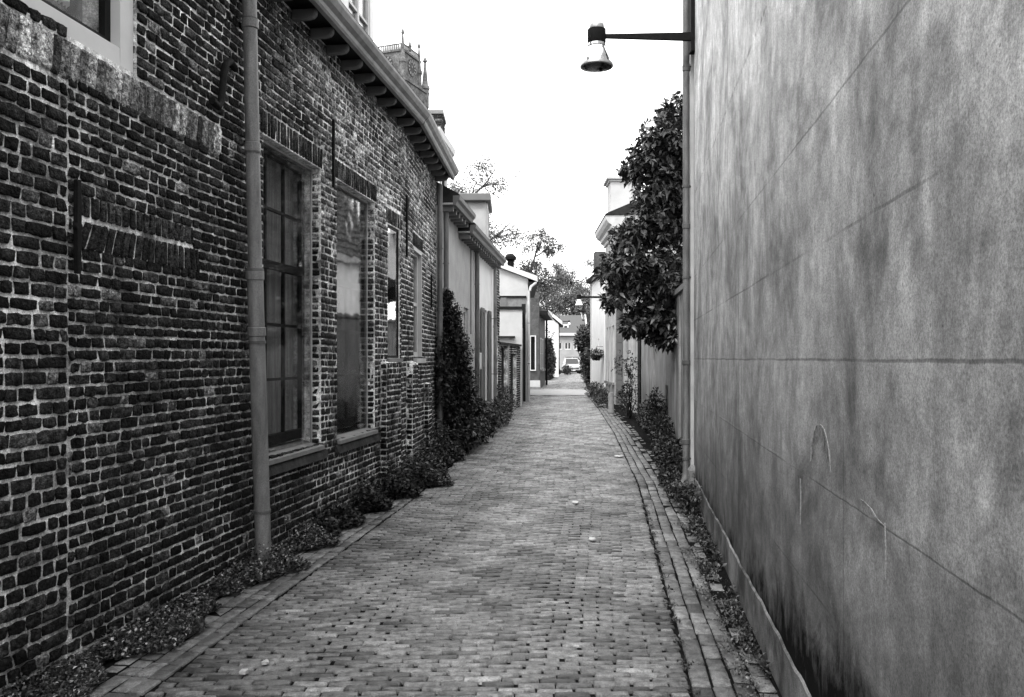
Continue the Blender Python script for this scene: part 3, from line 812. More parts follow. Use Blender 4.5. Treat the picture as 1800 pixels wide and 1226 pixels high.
MB().box(ID, -.62, -.58, 19.6, 19.68, 4.4, 5.28).box(ID, -.62, -.58, 20.85, 20.93, 4.4, 5.28).box(ID, -.62, -.58, 20.2, 20.26, 4.4, 5.28).box(ID, -.62, -.58, 19.68, 20.2, 5.2, 5.28).box(ID, -.62, -.58, 20.26, 20.85, 5.2, 5.28).build('dormer_sash', m_white, dC)
MB().box(ID, -.62, -.60, 19.68, 20.85, 4.4, 5.2).build('pane', m_glassd, dC)
# brick bay with arched doorway
hC = [(21.75, 22.35, 0, 2.45)]
b = MB(); cells(b, FC, 21.31, 22.75, 0, 4.0, hC, -.3, .0); b.build('brick_bay', m_mortar, C_)
bb = Bricks(); bb.course_panel(FC, 21.31, 22.75, 0, 4.0, hC, .072, lambda u, z: .035, far=0, back=.008); bb.build('bay_bricks', m_brick, C_)
MB().box(FC, 21.75, 22.35, -.25, -.2, 0, 2.45).build('arched_door', m_wooddk, C_)
ar = MB(); 
ar.face_poly(FC, [(21.75, 2.2)] + [(22.05 + .3 * math.cos(a), 2.2 + .22 * math.sin(a)) for a in [math.pi - i * math.pi / 8 for i in range(9)]] + [(22.35, 2.46), (21.75, 2.46)], -.28, -.01)
ar.build('arch', m_mortar_dark, C_)
MB().box(FC, 21.0, 22.75, -3, -.31, 0, 3.9).build('rear_wall', m_stucco, C_)

# ================================================================== LEFT : garden wall with gates, annex, pale house
FG = SL(23.0, -.32, 27.3, .28, 1)
D_ = thing('garden_gate_wall', 'low weathered brick garden wall with dark board gates between its piers', 'wall', (-.1, 25, 0))
hg = [(23.15, 24.35, 0, 1.9), (25.0, 26.3, 0, 1.75)]
b = MB(); cells(b, FG, 22.8, 27.2, 0, 1.98, hg, -.22, 0); b.build('wall', m_mortar, D_)
bb = Bricks(); bb.course_panel(FG, 22.8, 27.2, 0, 1.98, hg, .07, lambda u, z: .06 + .03 * float(sn(u * 4, z * 4)), far=0, back=.008); bb.build('wall_bricks', m_brick, D_)
MB().box(FG, 22.75, 27.25, -.26, .05, 1.985, 2.05).build('coping', m_mortar_dark, D_)
for h in hg:
    g = MB(); n = 7
    for i in range(n): g.box(FG, h[0] + (h[1] - h[0]) * i / n + .006, h[0] + (h[1] - h[0]) * (i + 1) / n - .006, -.14, -.11, .04, h[3])
    g.box(FG, h[0], h[1], -.16, -.141, .4, .5).box(FG, h[0], h[1], -.16, -.141, 1.3, 1.4); g.build('gate', m_wooddk, D_)
MB().box(FG, 24.35, 24.43, .002, .04, .0, 1.98).build('gate_post', m_offwhite, D_)

An = thing('garden_shed_annex', 'flat roofed pale box annex standing behind the low brick garden wall', 'annex', (-1, 28, 0))
MB().box(ID, -5, .34, 27.35, 30.5, 0, 3.22).build('wall', m_stucco_e, An)
MB().box(ID, -5.05, .40, 27.28, 30.5, 3.222, 3.31).build('roof_edge', m_darkp, An)
MB().box(ID, .342, .37, 27.7, 28.5, .05, 2.6).build('door', m_wood, An)
MB().box(ID, -.6, .1, 27.2, 27.34, 2.28, 2.33).build('ledge', m_darkp, An)

E = thing('pale_gable_house', 'pale rendered house whose blank gable faces the camera, above the flat roofed annex', 'house', (0, 34, 0))
b = MB(); b.face_poly(FU(30.9), [(-5, 0), (.6, 0), (.6, 4.62), (-.4, 5.0), (-3.2, 6.0), (-5, 5.4)], 0, -.3); b.build('gable_wall', m_stucco_e, E)
FE = SL(30.9, .6, 37.6, .79, 1)
MB().box(FE, 31.21, 37.6, -.3, 0, 0, 4.6).build('wall', m_stucco_e, E)
MB().face_poly(FU(30.78), [(.92, 4.46), (.92, 4.62), (-3.2, 6.12), (-3.2, 6.0)], 0, -6.9).build('roof', m_roof, E)
MB().face_poly(FU(30.72), [(.95, 4.46), (.95, 4.66), (-3.2, 6.17), (-3.2, 6.02)], 0, -.055).build('bargeboard', m_white, E)
MB().box(ID, .60, 1.0, 30.8, 37.7, 4.36, 4.455).build('gutter', m_darkp, E)
MB().box(ID, -.42, -.2, 30.80, 30.897, 3.3, 3.9).build('vent_panel', m_greyp, E)
MB().box(ID, -.75, .52, 30.85, 30.897, 3.32, 3.86).build('board_panel', m_stone, E) 
MB().box(ID, -.8, .54, 30.8, 30.897, 3.862, 3.93).build('panel_cap', m_darkp, E)
MB().lathe(-.05, 31.8, [(.13, 4.9), (.13, 5.35), (.22, 5.4), (.22, 5.5), (.1, 5.62), (0, 5.62)], 12).build('chimney_pot', m_iron, E)
downpipe(FE, 30.6, 30.6, 0, 4.1, .05, .03, m_offwhite, E, clips=(2.9, 1.4))
MB().tube([(.66, 30.6, 4.1), (.70, 30.62, 4.25), (.9, 30.8, 4.42)], .05, 10).build('pipe_swan_neck', m_offwhite, E, smooth=True)
MB().box(ID, .36, .50, 30.4, 30.55, 0, 3.6).build('corner_post', m_wooddk, E)

# ---- brown brick house further on
H2 = thing('small_brick_house', 'small brick house with white framed windows and a dark gutter, beyond the pale gable house', 'house', (1, 45, 0))
b = MB(); hh = [(.97, 1.18, 1.0, 2.72)]
m_brick_far = M('plain_brick', .07, .9, .35, 4, .5, 30, fine=.4, spec=.1)
cells(b, FU(42.6), -4, 1.41, 0, 5.0, hh, 0, -.3); b.build('wall', m_brick_far, H2)
b = MB(); b.box(ID, .97, 1.18, 42.75, 42.8, 1.0, 2.72); b.build('dark_pane', m_glassd, H2)
b = MB(); b.box(ID, .93, .97, 42.53, 42.597, .95, 2.77).box(ID, 1.18, 1.24, 42.53, 42.597, .95, 2.77).box(ID, .97, 1.18, 42.53, 42.597, .95, 1.0).box(ID, .97, 1.18, 42.53, 42.597, 2.72, 2.77); b.build('window_frame', m_white, H2)
F2 = SL(42.6, 1.41, 49.4, 1.98, 1)
w2s = [(44.0, 45.0, 1.0, 2.7), (46.2, 47.2, 1.0, 2.7)]
b = MB(); cells(b, F2, 42.91, 49.4, 0, 3.85, w2s, -.3, 0); b.build('wall', m_brick_far, H2)
for q in w2s:
    w = flushwin(F2, q, m_white, .06, .08).build('window', m_white, H2)
    MB().box(F2, q[0], q[1], -.2, -.1, q[2], q[3]).build('pane', m_glassd, w)
    MB().box(F2, q[0] - .1, q[1] + .1, .002, .12, q[2] - .1, q[2]).build('sill', m_stone, w)
MB().box(F2, 42.6, 49.5, .002, .45, 3.86, 4.05).build('gutter', m_darkp, H2)
MB().prism(F2, [(-.3, 3.85), (.45, 4.06), (-4, 6.2), (-4, 5.9)], 42.95, 49.5).build('roof', m_roof_g, H2)
MB().box(F2, 45.6, 46.8, -1.4, -.35, 4.4, 5.3).build('dormer', m_white, H2)
downpipe(F2, 49.2, 49.2, 0, 3.85, .06, .1, m_iron, H2)
MB().box(ID, .93, 1.45, 42.45, 42.597, 0, .45).build('pale_plinth', m_stucco_e, H2)
MB().box(ID, .86, 1.46, 42.0, 42.44, 0, .13).build('doorstep', m_stone, H2)

# ---- white gable house far left
H3 = thing('white_gable_house', 'distant white house with a sloping white gable edge, behind the tall dark hedge', 'house', (2.5, 72, 0))
MB().face_poly(FU(70), [(-3, 0), (3.95, 0), (3.95, 4.5), (1.5, 6.6), (-3, 9.0)], 0, -9).build('wall', m_stucco_w, H3)
MB().face_poly(FU(69.8), [(4.25, 4.35), (4.25, 4.6), (1.5, 6.85), (-3, 9.3), (-3, 9.1), (1.5, 6.65)], 0, -9.4).build('roof', m_roof, H3)
MB().face_poly(FU(69.7), [(4.25, 4.42), (4.25, 4.72), (1.5, 6.98), (1.5, 6.66)], 0, -.09).build('bargeboard', m_white, H3)
MB().box(ID, 3.96, 4.3, 69.2, 69.69, 4.2, 4.4).build('gutter_end', m_darkp, H3)
MB().box(ID, 3.96, 4.0, 71, 72, 1, 3).build('window', m_glassd, H3)

# ---- house closing the street
H4 = thing('end_house', 'pale house with grey tiled roof and small dormer closing the end of the street', 'house', (9, 112, 0))
hw = [(5.9, 6.7, 2.75, 3.75), (7.0, 7.9, 2.75, 3.75), (8.2, 9.0, 2.75, 3.75), (7.0, 9.1, 1.25, 1.8), (10.9, 12.3, 2.9, 4.2), (11.0, 12.6, .3, 2.2)]
b = MB(); b2 = MB()
cells(b, FU(110), 3, 9.6, 0, 4.75, [h for h in hw if h[0] < 9.5], 0, -.3); b.build('wall', m_stucco_h, H4)
cells(b2, FU(114), 9.6, 16, 0, 6.0, [h for h in hw if h[0] > 10], 0, -.3); b2.build('wing_wall', m_stucco_e, H4)
MB().face_poly(Fr((0, 0), (0, 1), (1, 0)), [(109.6, 4.78), (109.6, 4.95), (113, 7.5), (117, 4.8)], 2.5, 9.9).build('roof', m_roof_g, H4)
MB().box(ID, 2.4, 10.0, 109.5, 109.59, 4.6, 4.95).build('fascia', m_white, H4)
MB().face_poly(Fr((0, 0), (0, 1), (1, 0)), [(109.5, 4.6), (109.5, 5.05), (113, 7.65), (113, 7.2)], 9.905, 10.1).build('verge', m_white, H4)
MB().face_poly(Fr((0, 0), (0, 1), (1, 0)), [(113.6, 6.0), (118, 9.3), (122, 6.0)], 10.2, 17).build('wing_roof', m_roof, H4)
for h in hw:
    Y = 110 if h[0] < 9.5 else 114
    G = FU(Y)
    w = flushwin(G, h, m_white, .12, .1, mid=False)
    w.box(G, (h[0] + h[1]) / 2 - .05, (h[0] + h[1]) / 2 + .05, -.115, -.075, h[2] + .1, h[3] - .1)
    w = w.build('window', m_white, H4)
    MB().box(G, h[0], h[1], -.2, -.13, h[2], h[3]).build('pane', m_glassd, w)
dd = MB().box(ID, 6.8, 7.6, 110.6, 112.5, 5.25, 6.15).build('dormer', m_white, H4)
MB().box(ID, 7.0, 7.4, 110.56, 110.597, 5.45, 5.95).build('pane', m_glassd, dd)
MB().box(ID, 6.9, 9.2, 109.7, 109.99, .95, 1.1).build('ledge', m_greyp, H4)

# ================================================================== RIGHT : stained rendered building
FR = Fr((.73, 0), (.1448, 1), (-1 / math.hypot(1, .1448), .1448 / math.hypot(1, .1448)))
RB = thing('rendered_building', 'big blank building wall of stained grey render filling the right foreground', 'building', (1.4, 4.6, 0))
MB().box(FR, -1.5, 9.62, -.5, 0, -.1, 6.6).build('wall', m_conc, RB)
pl = MB(); us = list(np.arange(-1.5, 9.55, .07)) + [9.615]
for i in range(len(us) - 1):
    jf = lambda q: .22 + .006 * math.sin(q * 3.1) + .005 * math.sin(q * 11.3) + .004 * math.sin(q * 23.7)
    j0 = jf(us[i]); j1 = jf(us[i + 1])
    p = [FR.at(us[i], .002, -.05), FR.at(us[i + 1], .002, -.05), FR.at(us[i + 1], .012, -.05), FR.at(us[i], .012, -.05),
         FR.at(us[i], .002, j0 + .02), FR.at(us[i + 1], .002, j1 + .02), FR.at(us[i + 1], .012, j1 + .01), FR.at(us[i], .012, j0 + .01)]
    pl.add(p, [(4, 5, 6, 7), (2, 3, 7, 6)])
pl.build('plinth', m_plinth, RB, recalc=False)
MB().box(FR, 9.0, 9.03, -.0, .038, -.05, .9).build('expansion_strip', m_zinc_d, RB) if False else None
m_chalk = M('chalky_mark', .26, .9, .6, 30, 0, fine=.5)
def mark(pts, w):
    for side in (0,):
        L = [(u - w, z) for u, z in pts]; Rr = [(u + w, z) for u, z in reversed(pts)]
        MB().face_poly(FR, L + Rr, .0005, .0016).build('chalk_mark', m_chalk, RB)
mark([(3.19 + .17 * math.cos(a), 1.12 + .225 * math.sin(a) ** .8) for a in [math.pi * i / 16 for i in range(1, 16)]], .006)
mark([(2.60, 1.152), (2.52, 1.143), (2.46, 1.125), (2.40, 1.118)], .016)
mark([(2.375, 1.125), (2.37, 1.07), (2.365, 1.0), (2.37, .955)], .006)
mark([(3.56, 1.08), (3.555, 1.02), (3.56, .93), (3.565, .88)], .011)
# stepped trim and pipe at the wall's end
MB().box(ID, 2.10, 2.145, 9.70, 9.80, 0, 6.6).build('corner_strip', m_offwhite, RB)
MB().box(ID, 2.148, 2.175, 9.66, 9.78, 0, 6.6).build('dark_joint_bead', m_iron, RB)
MB().box(ID, 2.18, 2.7, 9.66, 10.3, 0, 6.6).build('return_wall', m_stucco, RB)
px = 2.048
b = MB(); b.tube([(px - .10, 9.62, .085), (px - .075, 9.63, .11), (px - .03, 9.66, .16), (px, 9.70, .25), (px, 9.70, 6.6)], .040, 18)
for z in (5.0, 3.15, 1.55, .62):
    b.tube([(px, 9.70, z - .03), (px, 9.70, z - .025), (px, 9.70, z + .025), (px, 9.70, z + .03)], [.04, .047, .047, .04], 18)
dp = b.build('downpipe', m_zinc_d, RB, smooth=True)
for z in (5.03, 3.62, 2.55, .42): MB().tube([(px, 9.70, z - .014), (px, 9.70, z + .014)], .047, 18).box(ID, px, px + .06, 9.70, 9.72, z - .01, z + .01).build('pipe_clip', m_zinc_d, dp, smooth=True)

post = MB()
X0, X1, Y0, Y1 = 2.035, 2.145, 9.46, 9.58
zt = .36
post.add([(X0, Y0, 0), (X1, Y0, 0), (X1, Y1, 0), (X0, Y1, 0), (X0, Y0, zt - .05), (X1, Y0, zt - .05), (X1, Y1, zt - .05), (X0, Y1, zt - .05),
          (X0 + .03, Y0 + .03, zt), (X1 - .03, Y0 + .03, zt), (X1 - .03, Y1 - .03, zt), (X0 + .03, Y1 - .03, zt)],
         [(0, 3, 2, 1), (0, 1, 5, 4), (1, 2, 6, 5), (2, 3, 7, 6), (3, 0, 4, 7), (4, 5, 9, 8), (5, 6, 10, 9), (6, 7, 11, 10), (7, 4, 8, 11), (8, 9, 10, 11)])
tag(post.build('guard_post', m_stone, None, bevel=.006), 'short chamfered stone guard post at the foot of the right hand downpipe', 'post')

# ---- near wall lamp
LP = thing('wall_lamp', 'large bell shaped street lamp on a long tapering arm high on the grey wall', 'street lamp', (1.02, 9.5, 5.0), 'street lamps on wall arms')
LYY = 9.5; zc = 5.305
G = FU(LYY)
MB().face_poly(G, [(1.07, zc - .022), (2.06, zc - .052), (2.06, zc + .045), (1.07, zc + .025)], .018, -.018).build('arm', m_iron, LP, bevel=.004)
MB().box(ID, 2.055, 2.118, LYY - .03, LYY + .10, 5.13, 6.0).build('mounting_plate', m_iron, LP, bevel=.004)
lx = .975
MB().lathe(lx, LYY, [(0, 5.44), (.085, 5.44), (.088, 5.425), (.088, 5.39), (.085, 5.385)], 28).build('cap', m_alu, LP, smooth=True)
MB().lathe(lx, LYY, [(.09, 5.385), (.106, 5.38), (.106, 5.23), (.10, 5.222), (.0, 5.22)], 28).build('collar', m_iron, LP, smooth=True)
MB().lathe(lx, LYY, [(.09, 5.22), (.108, 5.215), (.108, 5.19), (.10, 5.185), (.104, 5.18), (.108, 5.16), (.122, 5.13), (.145, 5.08), (.162, 5.03), (.168, 4.985)], 32).build('shade', m_chrome, LP, smooth=True)
MB().lathe(lx, LYY, [(.165, 4.99), (.188, 4.985), (.192, 4.97), (.190, 4.955), (.17, 4.95)], 32).build('rim', m_alu, LP, smooth=True)
MB().lathe(lx, LYY, [(.172, 4.952), (.12, 4.935), (.06, 4.927), (0, 4.925)], 28).build('lens', m_glassd, LP, smooth=True)
MB().tube([(lx + .05, LYY, 4.95), (lx + .05, LYY, 4.91)], .02, 8).build('latch', m_iron, LP)

# ================================================================== RIGHT : garden wall, houses
GW = thing('streaked_garden_wall', 'tall streaked render garden wall under the overhanging magnolia', 'wall', (2.8, 14, 0))
F1 = SL(10.31, 2.33, 16.6, 3.0, -1); F2_ = SL(16.6, 3.0, 22.6, 3.56, -1)
hs_ = [(14.9, 15.5, .25, 1.1)]
b = MB(); cells(b, F1, 9.85, 16.6, 0, 2.6, hs_, -.3, 0); b.box(F2_, 16.6, 22.6, -.3, 0, 0, 2.55); b.build('wall', m_garden, GW)
MB().box(F1, 9.85, 16.6, -.36, .04, 2.602, 2.68).box(F2_, 16.6, 22.6, -.36, .04, 2.552, 2.63).build('coping', m_stone, GW)
MB().box(F1, 14.9, 15.5, -.2, -.15, .25, 1.1).build('dark_hatch', m_iron, GW)
for u in (12.6, 18.3): MB().box(F1 if u < 16.6 else F2_, u - .08, u + .08, .002, .03, 0, 2.55).build('pilaster', m_garden, GW)

J = thing('doorway_house', 'low house with a dark doorway between pale pilasters, past the streaked garden wall', 'house', (3.7, 25, 0))
FJ = SL(22.6, 3.56, 28.3, 3.79, -1)
hj = [(23.4, 24.3, 0, 2.5), (25.6, 26.9, 0, 2.7)]
b = MB(); cells(b, FJ, 22.61, 28.29, 0, 3.6, hj, -.35, 0); b.build('wall', m_stucco, J)
for h in hj:
    MB().box(FJ, h[0], h[1], -.25, -.2, h[2], h[3]).build('door', m_darkp, J)
    MB().box(FJ, h[0] - .14, h[0], .002, .06, 0, h[3] + .1).box(FJ, h[1], h[1] + .14, .002, .06, 0, h[3] + .1).build('pilaster', m_offwhite, J)
MB().prism(FJ, [(-.35, 3.6), (.25, 3.6), (.3, 3.74), (-3, 4.3), (-3, 3.6)], 22.61, 28.29).build('roof', m_roof, J)
MB().box(FJ, 22.7, 23.25, .002, .05, 0, 3.0).build('dark_board', m_wooddk, J)
# rear wing behind the garden wall: its white wall and tiled roof are what the tall windows mirror
MB().box(ID, 4.7, 4.9, 14.5, 22.5, 0, 4.3).build('rear_wall', M('bright_white_render', .85, .9, .04, 2, .1, 60), J)
MB().box(ID, 4.55, 4.695, 14.4, 22.5, 4.2, 4.34).build('rear_gutter', m_offwhite, J)
rf = MB()
for i in range(18):
    for j in range(31):
        xx = 4.6 + i * .07; zz = 4.36 + i * .2; yy = 14.4 + j * .27
        rf.add([(xx, yy, zz + .03), (xx, yy + .24, zz + .03), (xx + .09, yy + .24, zz + .22), (xx + .09, yy, zz + .22), (xx - .03, yy + .12, zz + .04)], [(0, 4, 2, 3), (4, 1, 2)])
rf.add([(4.63, 14.4, 4.35), (4.63, 22.7, 4.35), (5.9, 22.7, 7.96), (5.9, 14.4, 7.96)], [(0, 1, 2, 3)])
rf.build('rear_roof', m_roof_g, J, recalc=False)

I_ = thing('corniced_house', 'tall grey house with a deep moulded cornice and tall narrow windows on the right', 'house', (3.6, 30, 0))
FI = SL(27.6, 3.55, 31.8, 3.60, -1)
hi = [(28.75, 29.45, .75, 2.75), (29.95, 30.5, .75, 2.75), (30.9, 31.4, .75, 2.75), (28.75, 29.45, 3.4, 5.2), (30.3, 30.9, 3.4, 5.2)]
b = MB(); cells(b, FI, 28.3, 31.8, 0, 6.1, hi, -.22, 0); b.build('wall', m_stucco, I_)
for h in hi:
    w = flushwin(FI, h, m_white, .1, .06).build('window', m_white, I_)
    MB().box(FI, h[0], h[1], -.2, -.12, h[2], h[3]).build('pane', m_glassd, w)
    MB().box(FI, h[0] - .06, h[1] + .06, .002, .09, h[2] - .09, h[2]).build('sill', m_stone, w)
# the end facing the camera, with coursed joints
b = MB()
z = 0
while z < 6.1:
    b.box(ID, 3.56, 3.78, 28.1, 28.3, z + .006, min(z + .42, 6.1)); z += .425
b.build('quoin_pier', m_greyp, I_, bevel=.004)
MB().box(ID, 3.58, 7, 28.12, 28.28, 4.3, 6.1).build('side_wall', m_stucco, I_)
MB().box(ID, 3.6, 3.76, 28.12, 28.28, 0, 6.1).build('pier_core', m_darkp, I_)
prof = [(0, 5.85), (.06, 5.85), (.08, 5.95), (.18, 6.0), (.2, 6.1), (.30, 6.16), (.38, 6.28), (.40, 6.4), (0, 6.42)]
MB().prism(FI, prof, 27.75, 31.9).build('cornice', m_offwhite, I_)
MB().box(ID, 3.55, 6.5, 27.75, 28.1, 6.0, 6.42).build('cornice_return', m_offwhite, I_)
MB().prism(FI, [(.41, 6.425), (.41, 6.46), (-3, 7.9), (-3, 6.425)], 27.7, 31.95).build('roof', m_roof, I_)
dI = MB().box(ID, 3.42, 4.3, 28.6, 29.6, 6.5, 7.72).build('dormer', m_stucco_e, I_)
MB().prism(FU(28.45), [(0, 0)], 0, 0) if False else None
MB().box(ID, 3.36, 4.36, 28.54, 29.66, 7.722, 7.79).box(ID, 3.28, 4.44, 28.46, 29.74, 7.792, 7.88).build('dormer_cornice', m_offwhite, dI, bevel=.01)

Hh = thing('white_street_house', 'bright white house front with a dark plinth, beyond the corniced house on the right', 'house', (3.6, 34, 0))
FH = SL(31.9, 3.58, 35.9, 3.47, -1)
hq = [(33.6, 33.9, 1.6, 2.4)]
b = MB(); cells(b, FH, 31.92, 35.9, .36, 4.87, hq, -.3, 0); b.build('wall', m_stucco_w, Hh)
MB().box(FH, 31.92, 35.92, -.3, .03, 0, .355).build('plinth', m_darkp, Hh)
MB().box(FH, 33.6, 33.9, -.2, -.1, 1.6, 2.4).build('window', m_glassd, Hh)
MB().prism(FH, [(-.3, 4.87), (.2, 4.87), (.24, 5.0), (-3, 6.9), (-3, 4.87)], 31.92, 36.1).build('roof', m_roof, Hh)
MB().box(ID, 3.42, 8, 35.91, 36.05, 0, 4.87).build('far_gable', m_stucco_e, Hh)
MB().box(ID, 3.5, 3.95, 34.8, 35.5, 5.0, 6.1).build('chimney', m_brick_far, Hh)

# ---- second wall lamp
def small_lamp(x0, x1, Y, z, label, s=1., post_=False, sc_=1):
    t = thing('wall_lamp' if not post_ else 'street_lamp', label, 'street lamp', (x0, Y, z), 'street lamps on wall arms' if not post_ else None)
    MB().box(ID, min(x0, x1), max(x0, x1), Y - .03, Y + .03, z - .035, z + .035).build('arm', m_iron, t)
    MB().lathe(x0, Y, [(0, z + .09), (.08, z + .09), (.085, z - .07), (.06, z - .08)], 16).build('collar', m_iron, t)
    MB().lathe(x0, Y, [(.07, z - .08), (.08, z - .13), (.13, z - .27), (.15, z - .29), (.0, z - .30)], 16).build('shade', m_lampwhite, t, smooth=True)
    if post_: MB().tube([(x1, Y, 0), (x1, Y, 1.2), (x1, Y, z + .5)], [.09, .06, .045], 10).build('post', m_iron, t); MB().lathe(x1, Y, [(.16, 0), (.16, .35), (.1, .5)], 12).build('post_base', m_iron, t)
    return t
small_lamp(2.44, 3.55, 30, 3.82, 'smaller far lamp, white shade on a black arm, on the corniced house')
small_lamp(5.75, 4.73, 83, 5.3, 'tall black lamp post with short arm by the far white gable', post_=True)
# lantern on a post at the far right
Lt = thing('lantern_post', 'old fashioned glazed lantern hanging from a slim post before the far trees', 'lantern', (4.0, 46, 0))
MB().tube([(4.5, 46.3, 0), (4.5, 46.3, 4.0), (4.4, 46.2, 4.55), (4.2, 46.1, 4.7), (3.98, 46, 4.62), (3.98, 46, 4.44)], .035, 8).build('post', m_iron, Lt)
MB().lathe(3.98, 46, [(.06, 3.75), (.16, 4.15), (.19, 4.2)], 6).build('glass_body', m_glass, Lt)
MB().lathe(3.98, 46, [(.2, 4.2), (.08, 4.36), (.05, 4.45), (0, 4.46)], 6).build('lantern_roof', m_iron, Lt)
MB().lathe(3.98, 46, [(0, 3.68), (.08, 3.7), (.07, 3.76)], 6).build('lantern_foot', m_iron, Lt)

# stone post by the right houses
tag(MB().lathe(2.87, 23.9, [(0.1, 0), (.1, .05), (.085, .07), (.08, .56), (.06, .6), (0, .61)], 20).build('bollard', m_stone, None, smooth=True), 'short round pale bollard at the right edge of the lane', 'bollard')

# hanging flower basket
hb_ = thing('hanging_basket', 'flower basket of dark trailing leaves hung low on the white house front', 'flower basket', (3.3, 32.2, 1.6))
MB().lathe(3.3, 32.2, [(0, 1.5), (.12, 1.53), (.2, 1.66), (.22, 1.72)], 12).build('bowl', m_iron, hb_)
MB().tube([(3.55, 32.2, 2.05), (3.3, 32.2, 2.05), (3.3, 32.2, 1.72)], .01, 5).build('hook', m_iron, hb_)
P, d = blob_points([(3.3, 32.2, 1.75, .34, .3, .2)], 600)
leaves('foliage', P, d + rng.normal(0, .5, d.shape), .09, m_leaf_dark, hb_)

# ================================================================== church tower
T = thing('church_tower', 'tall gothic church tower with clock faces and corner pinnacles above the roofs', 'church tower', (-30, 205, 0))
ang = R(20.6); cx0 = (708 - 900) / 1450 * 200; cy0 = 200.
uL = (-math.cos(ang), math.sin(ang)); uR = (math.sin(ang), math.cos(ang))
TL = Fr((cx0, cy0), uL, (-math.sin(ang), -math.cos(ang)))     # left face, u from the near corner
TRt = Fr((cx0, cy0), uR, (math.cos(ang), -math.sin(ang)))      # right face
def ztow(py): return 1.6 + (630 - py) * 200 / 1450
zb_, z1_ = ztow(142), ztow(86)
MB().box(TL, 0, 9, -9, 0, zb_, z1_).build('belfry', m_tower, T)
MB().box(TL, -1.6, 10.6, -10.6, 1.6, 0, zb_).build('lower_stage', m_tower, T)
for F in (TL, TRt):
    for q in ((-.2, 9.2, .0, .35, z1_ - .5, z1_), (-1.8, 10.8, 1.6, 1.9, zb_ - .6, zb_), (0, 9, .0, .2, z1_ - 7.2, z1_ - 6.9)):
        MB().box(F, *q).build('string_course', m_tower, T)
for F in (TL, TRt):
    bal = MB()
    bal.box(F, 0, 9, .05, .3, z1_ + 1.1, z1_ + 1.35)
    for i in range(15): bal.box(F, .3 + i * .6, .5 + i * .6, .1, .28, z1_, z1_ + 1.1)
    bal.build('balustrade', m_tower, T)
def pinn(F, u, n, z0, h, r):
    b = MB(); x, y, _ = F.at(u, n, 0)
    b.lathe(x, y, [(r, z0), (r, z0 + h * .35), (r * 1.25, z0 + h * .37), (r * 1.15, z0 + h * .42), (r * .8, z0 + h * .45), (r * .28, z0 + h * .88), (r * .6, z0 + h * .91), (r * .5, z0 + h * .94), (r * .1, z0 + h), (0, z0 + h)], 8)
    b.build('pinnacle', m_tower, T)
pinn(TL, 0, 0, z1_ - 8, 13, .75); pinn(TRt, 8.6, 0, z1_ - 8, 12.6, .7); pinn(TL, 9, 0, z1_ - 8, 13, .75)
pinn(TRt, 10.0, 1.0, zb_ - 4, 13.0, 1.0); pinn(TL, -1.4, 1.4, zb_ - 6, 5.5, .8)
pinn(TL, -.9, -2, z1_, 3, .4)
cl = MB()
for F, u in ((TL, 4.8), (TRt, 4.6)):
    k = 28; zc = z1_ - 3.2
    dial = MB().face_poly(F, [(u + 2.1 * math.cos(2 * math.pi * i / k), zc + 2.1 * math.sin(2 * math.pi * i / k)) for i in range(k)], .02, .12).build('clock_face', m_tower_d, T)
    mk = MB()
    for i in range(12):
        a = 2 * math.pi * i / 12; c, s = math.cos(a), math.sin(a)
        def pt(r, w): return (u + r * c - w * s, zc + r * s + w * c)
        mk.face_poly(F, [pt(1.25, -.16), pt(1.95, -.2), pt(1.95, .2), pt(1.25, .16)], .122, .2)
    for a, L in ((R(60), 1.5), (R(115), 1.0)):
        c, s = math.cos(a), math.sin(a)
        mk.face_poly(F, [(u - .1 * s, zc + .1 * c), (u + L * c, zc + L * s), (u + .1 * s, zc - .1 * c)], .122, .2)
    mk.build('clock_marks', m_stone, dial)
for F in (TL, TRt):
    for i in range(3):
        u = 1.2 + i * 2.9
        MB().face_poly(F, [(u, zb_ - 14), (u + 1.5, zb_ - 14), (u + 1.5, zb_ - 4), (u + .75, zb_ - 2.4), (u, zb_ - 4)], 1.62, 1.68).build('louvre_opening', m_tower_d, T)
MB().lathe(TL.at(4.5, -4.5, 0)[0], TL.at(4.5, -4.5, 0)[1], [(3.6, z1_), (3.2, z1_ + 1.6), (1.2, z1_ + 3.0), (0.15, z1_ + 3.6), (.08, z1_ + 6.5), (0, z1_ + 6.5)], 8).build('spirelet', m_stucco, T)

# ================================================================== car
CX, CY = (1007 - 900) / 1450 * 85, 85.
car = thing('parked_car', 'white car parked nose towards the camera at the far end of the lane', 'car', (CX, CY, 0))
def loft(st, name, m, parent, smooth=True):
    """st: list of (y, [(x,z) half profile from bottom centre to top centre])"""
    v = []; f = []; k = len(st[0][1]); K = 2 * k
    for y, pr in st:
        v += [(CX + x, CY + y, z) for x, z in pr] + [(CX - x, CY + y, z) for x, z in reversed(pr)]
    for i in range(len(st) - 1):
        for j in range(K): f.append((i * K + j, i * K + (j + 1) % K, (i + 1) * K + (j + 1) % K, (i + 1) * K + j))
    f.append(tuple(range(K))[::-1]); f.append(tuple((len(st) - 1) * K + j for j in range(K)))
    b = MB(); b.add(v, f); return b.build(name, m, parent, smooth=smooth)
m_carp = M('white_car_paint', .3, .25, .03, 3, 0, spec=.6)
def bp(w, zb, zt, tw): return [(w * .9, zb), (w, zb + .15), (w, zt - .2), (tw, zt - .04), (tw * .6, zt)]
loft([(0, bp(.72, .28, .72, .60)), (.12, bp(.84, .24, .80, .74)), (.9, bp(.87, .22, .95, .78)), (1.1, bp(.88, .22, 1.02, .8)), (3.6, bp(.88, .22, 1.02, .8)), (4.2, bp(.84, .26, .98, .74))], 'body', m_carp, car)
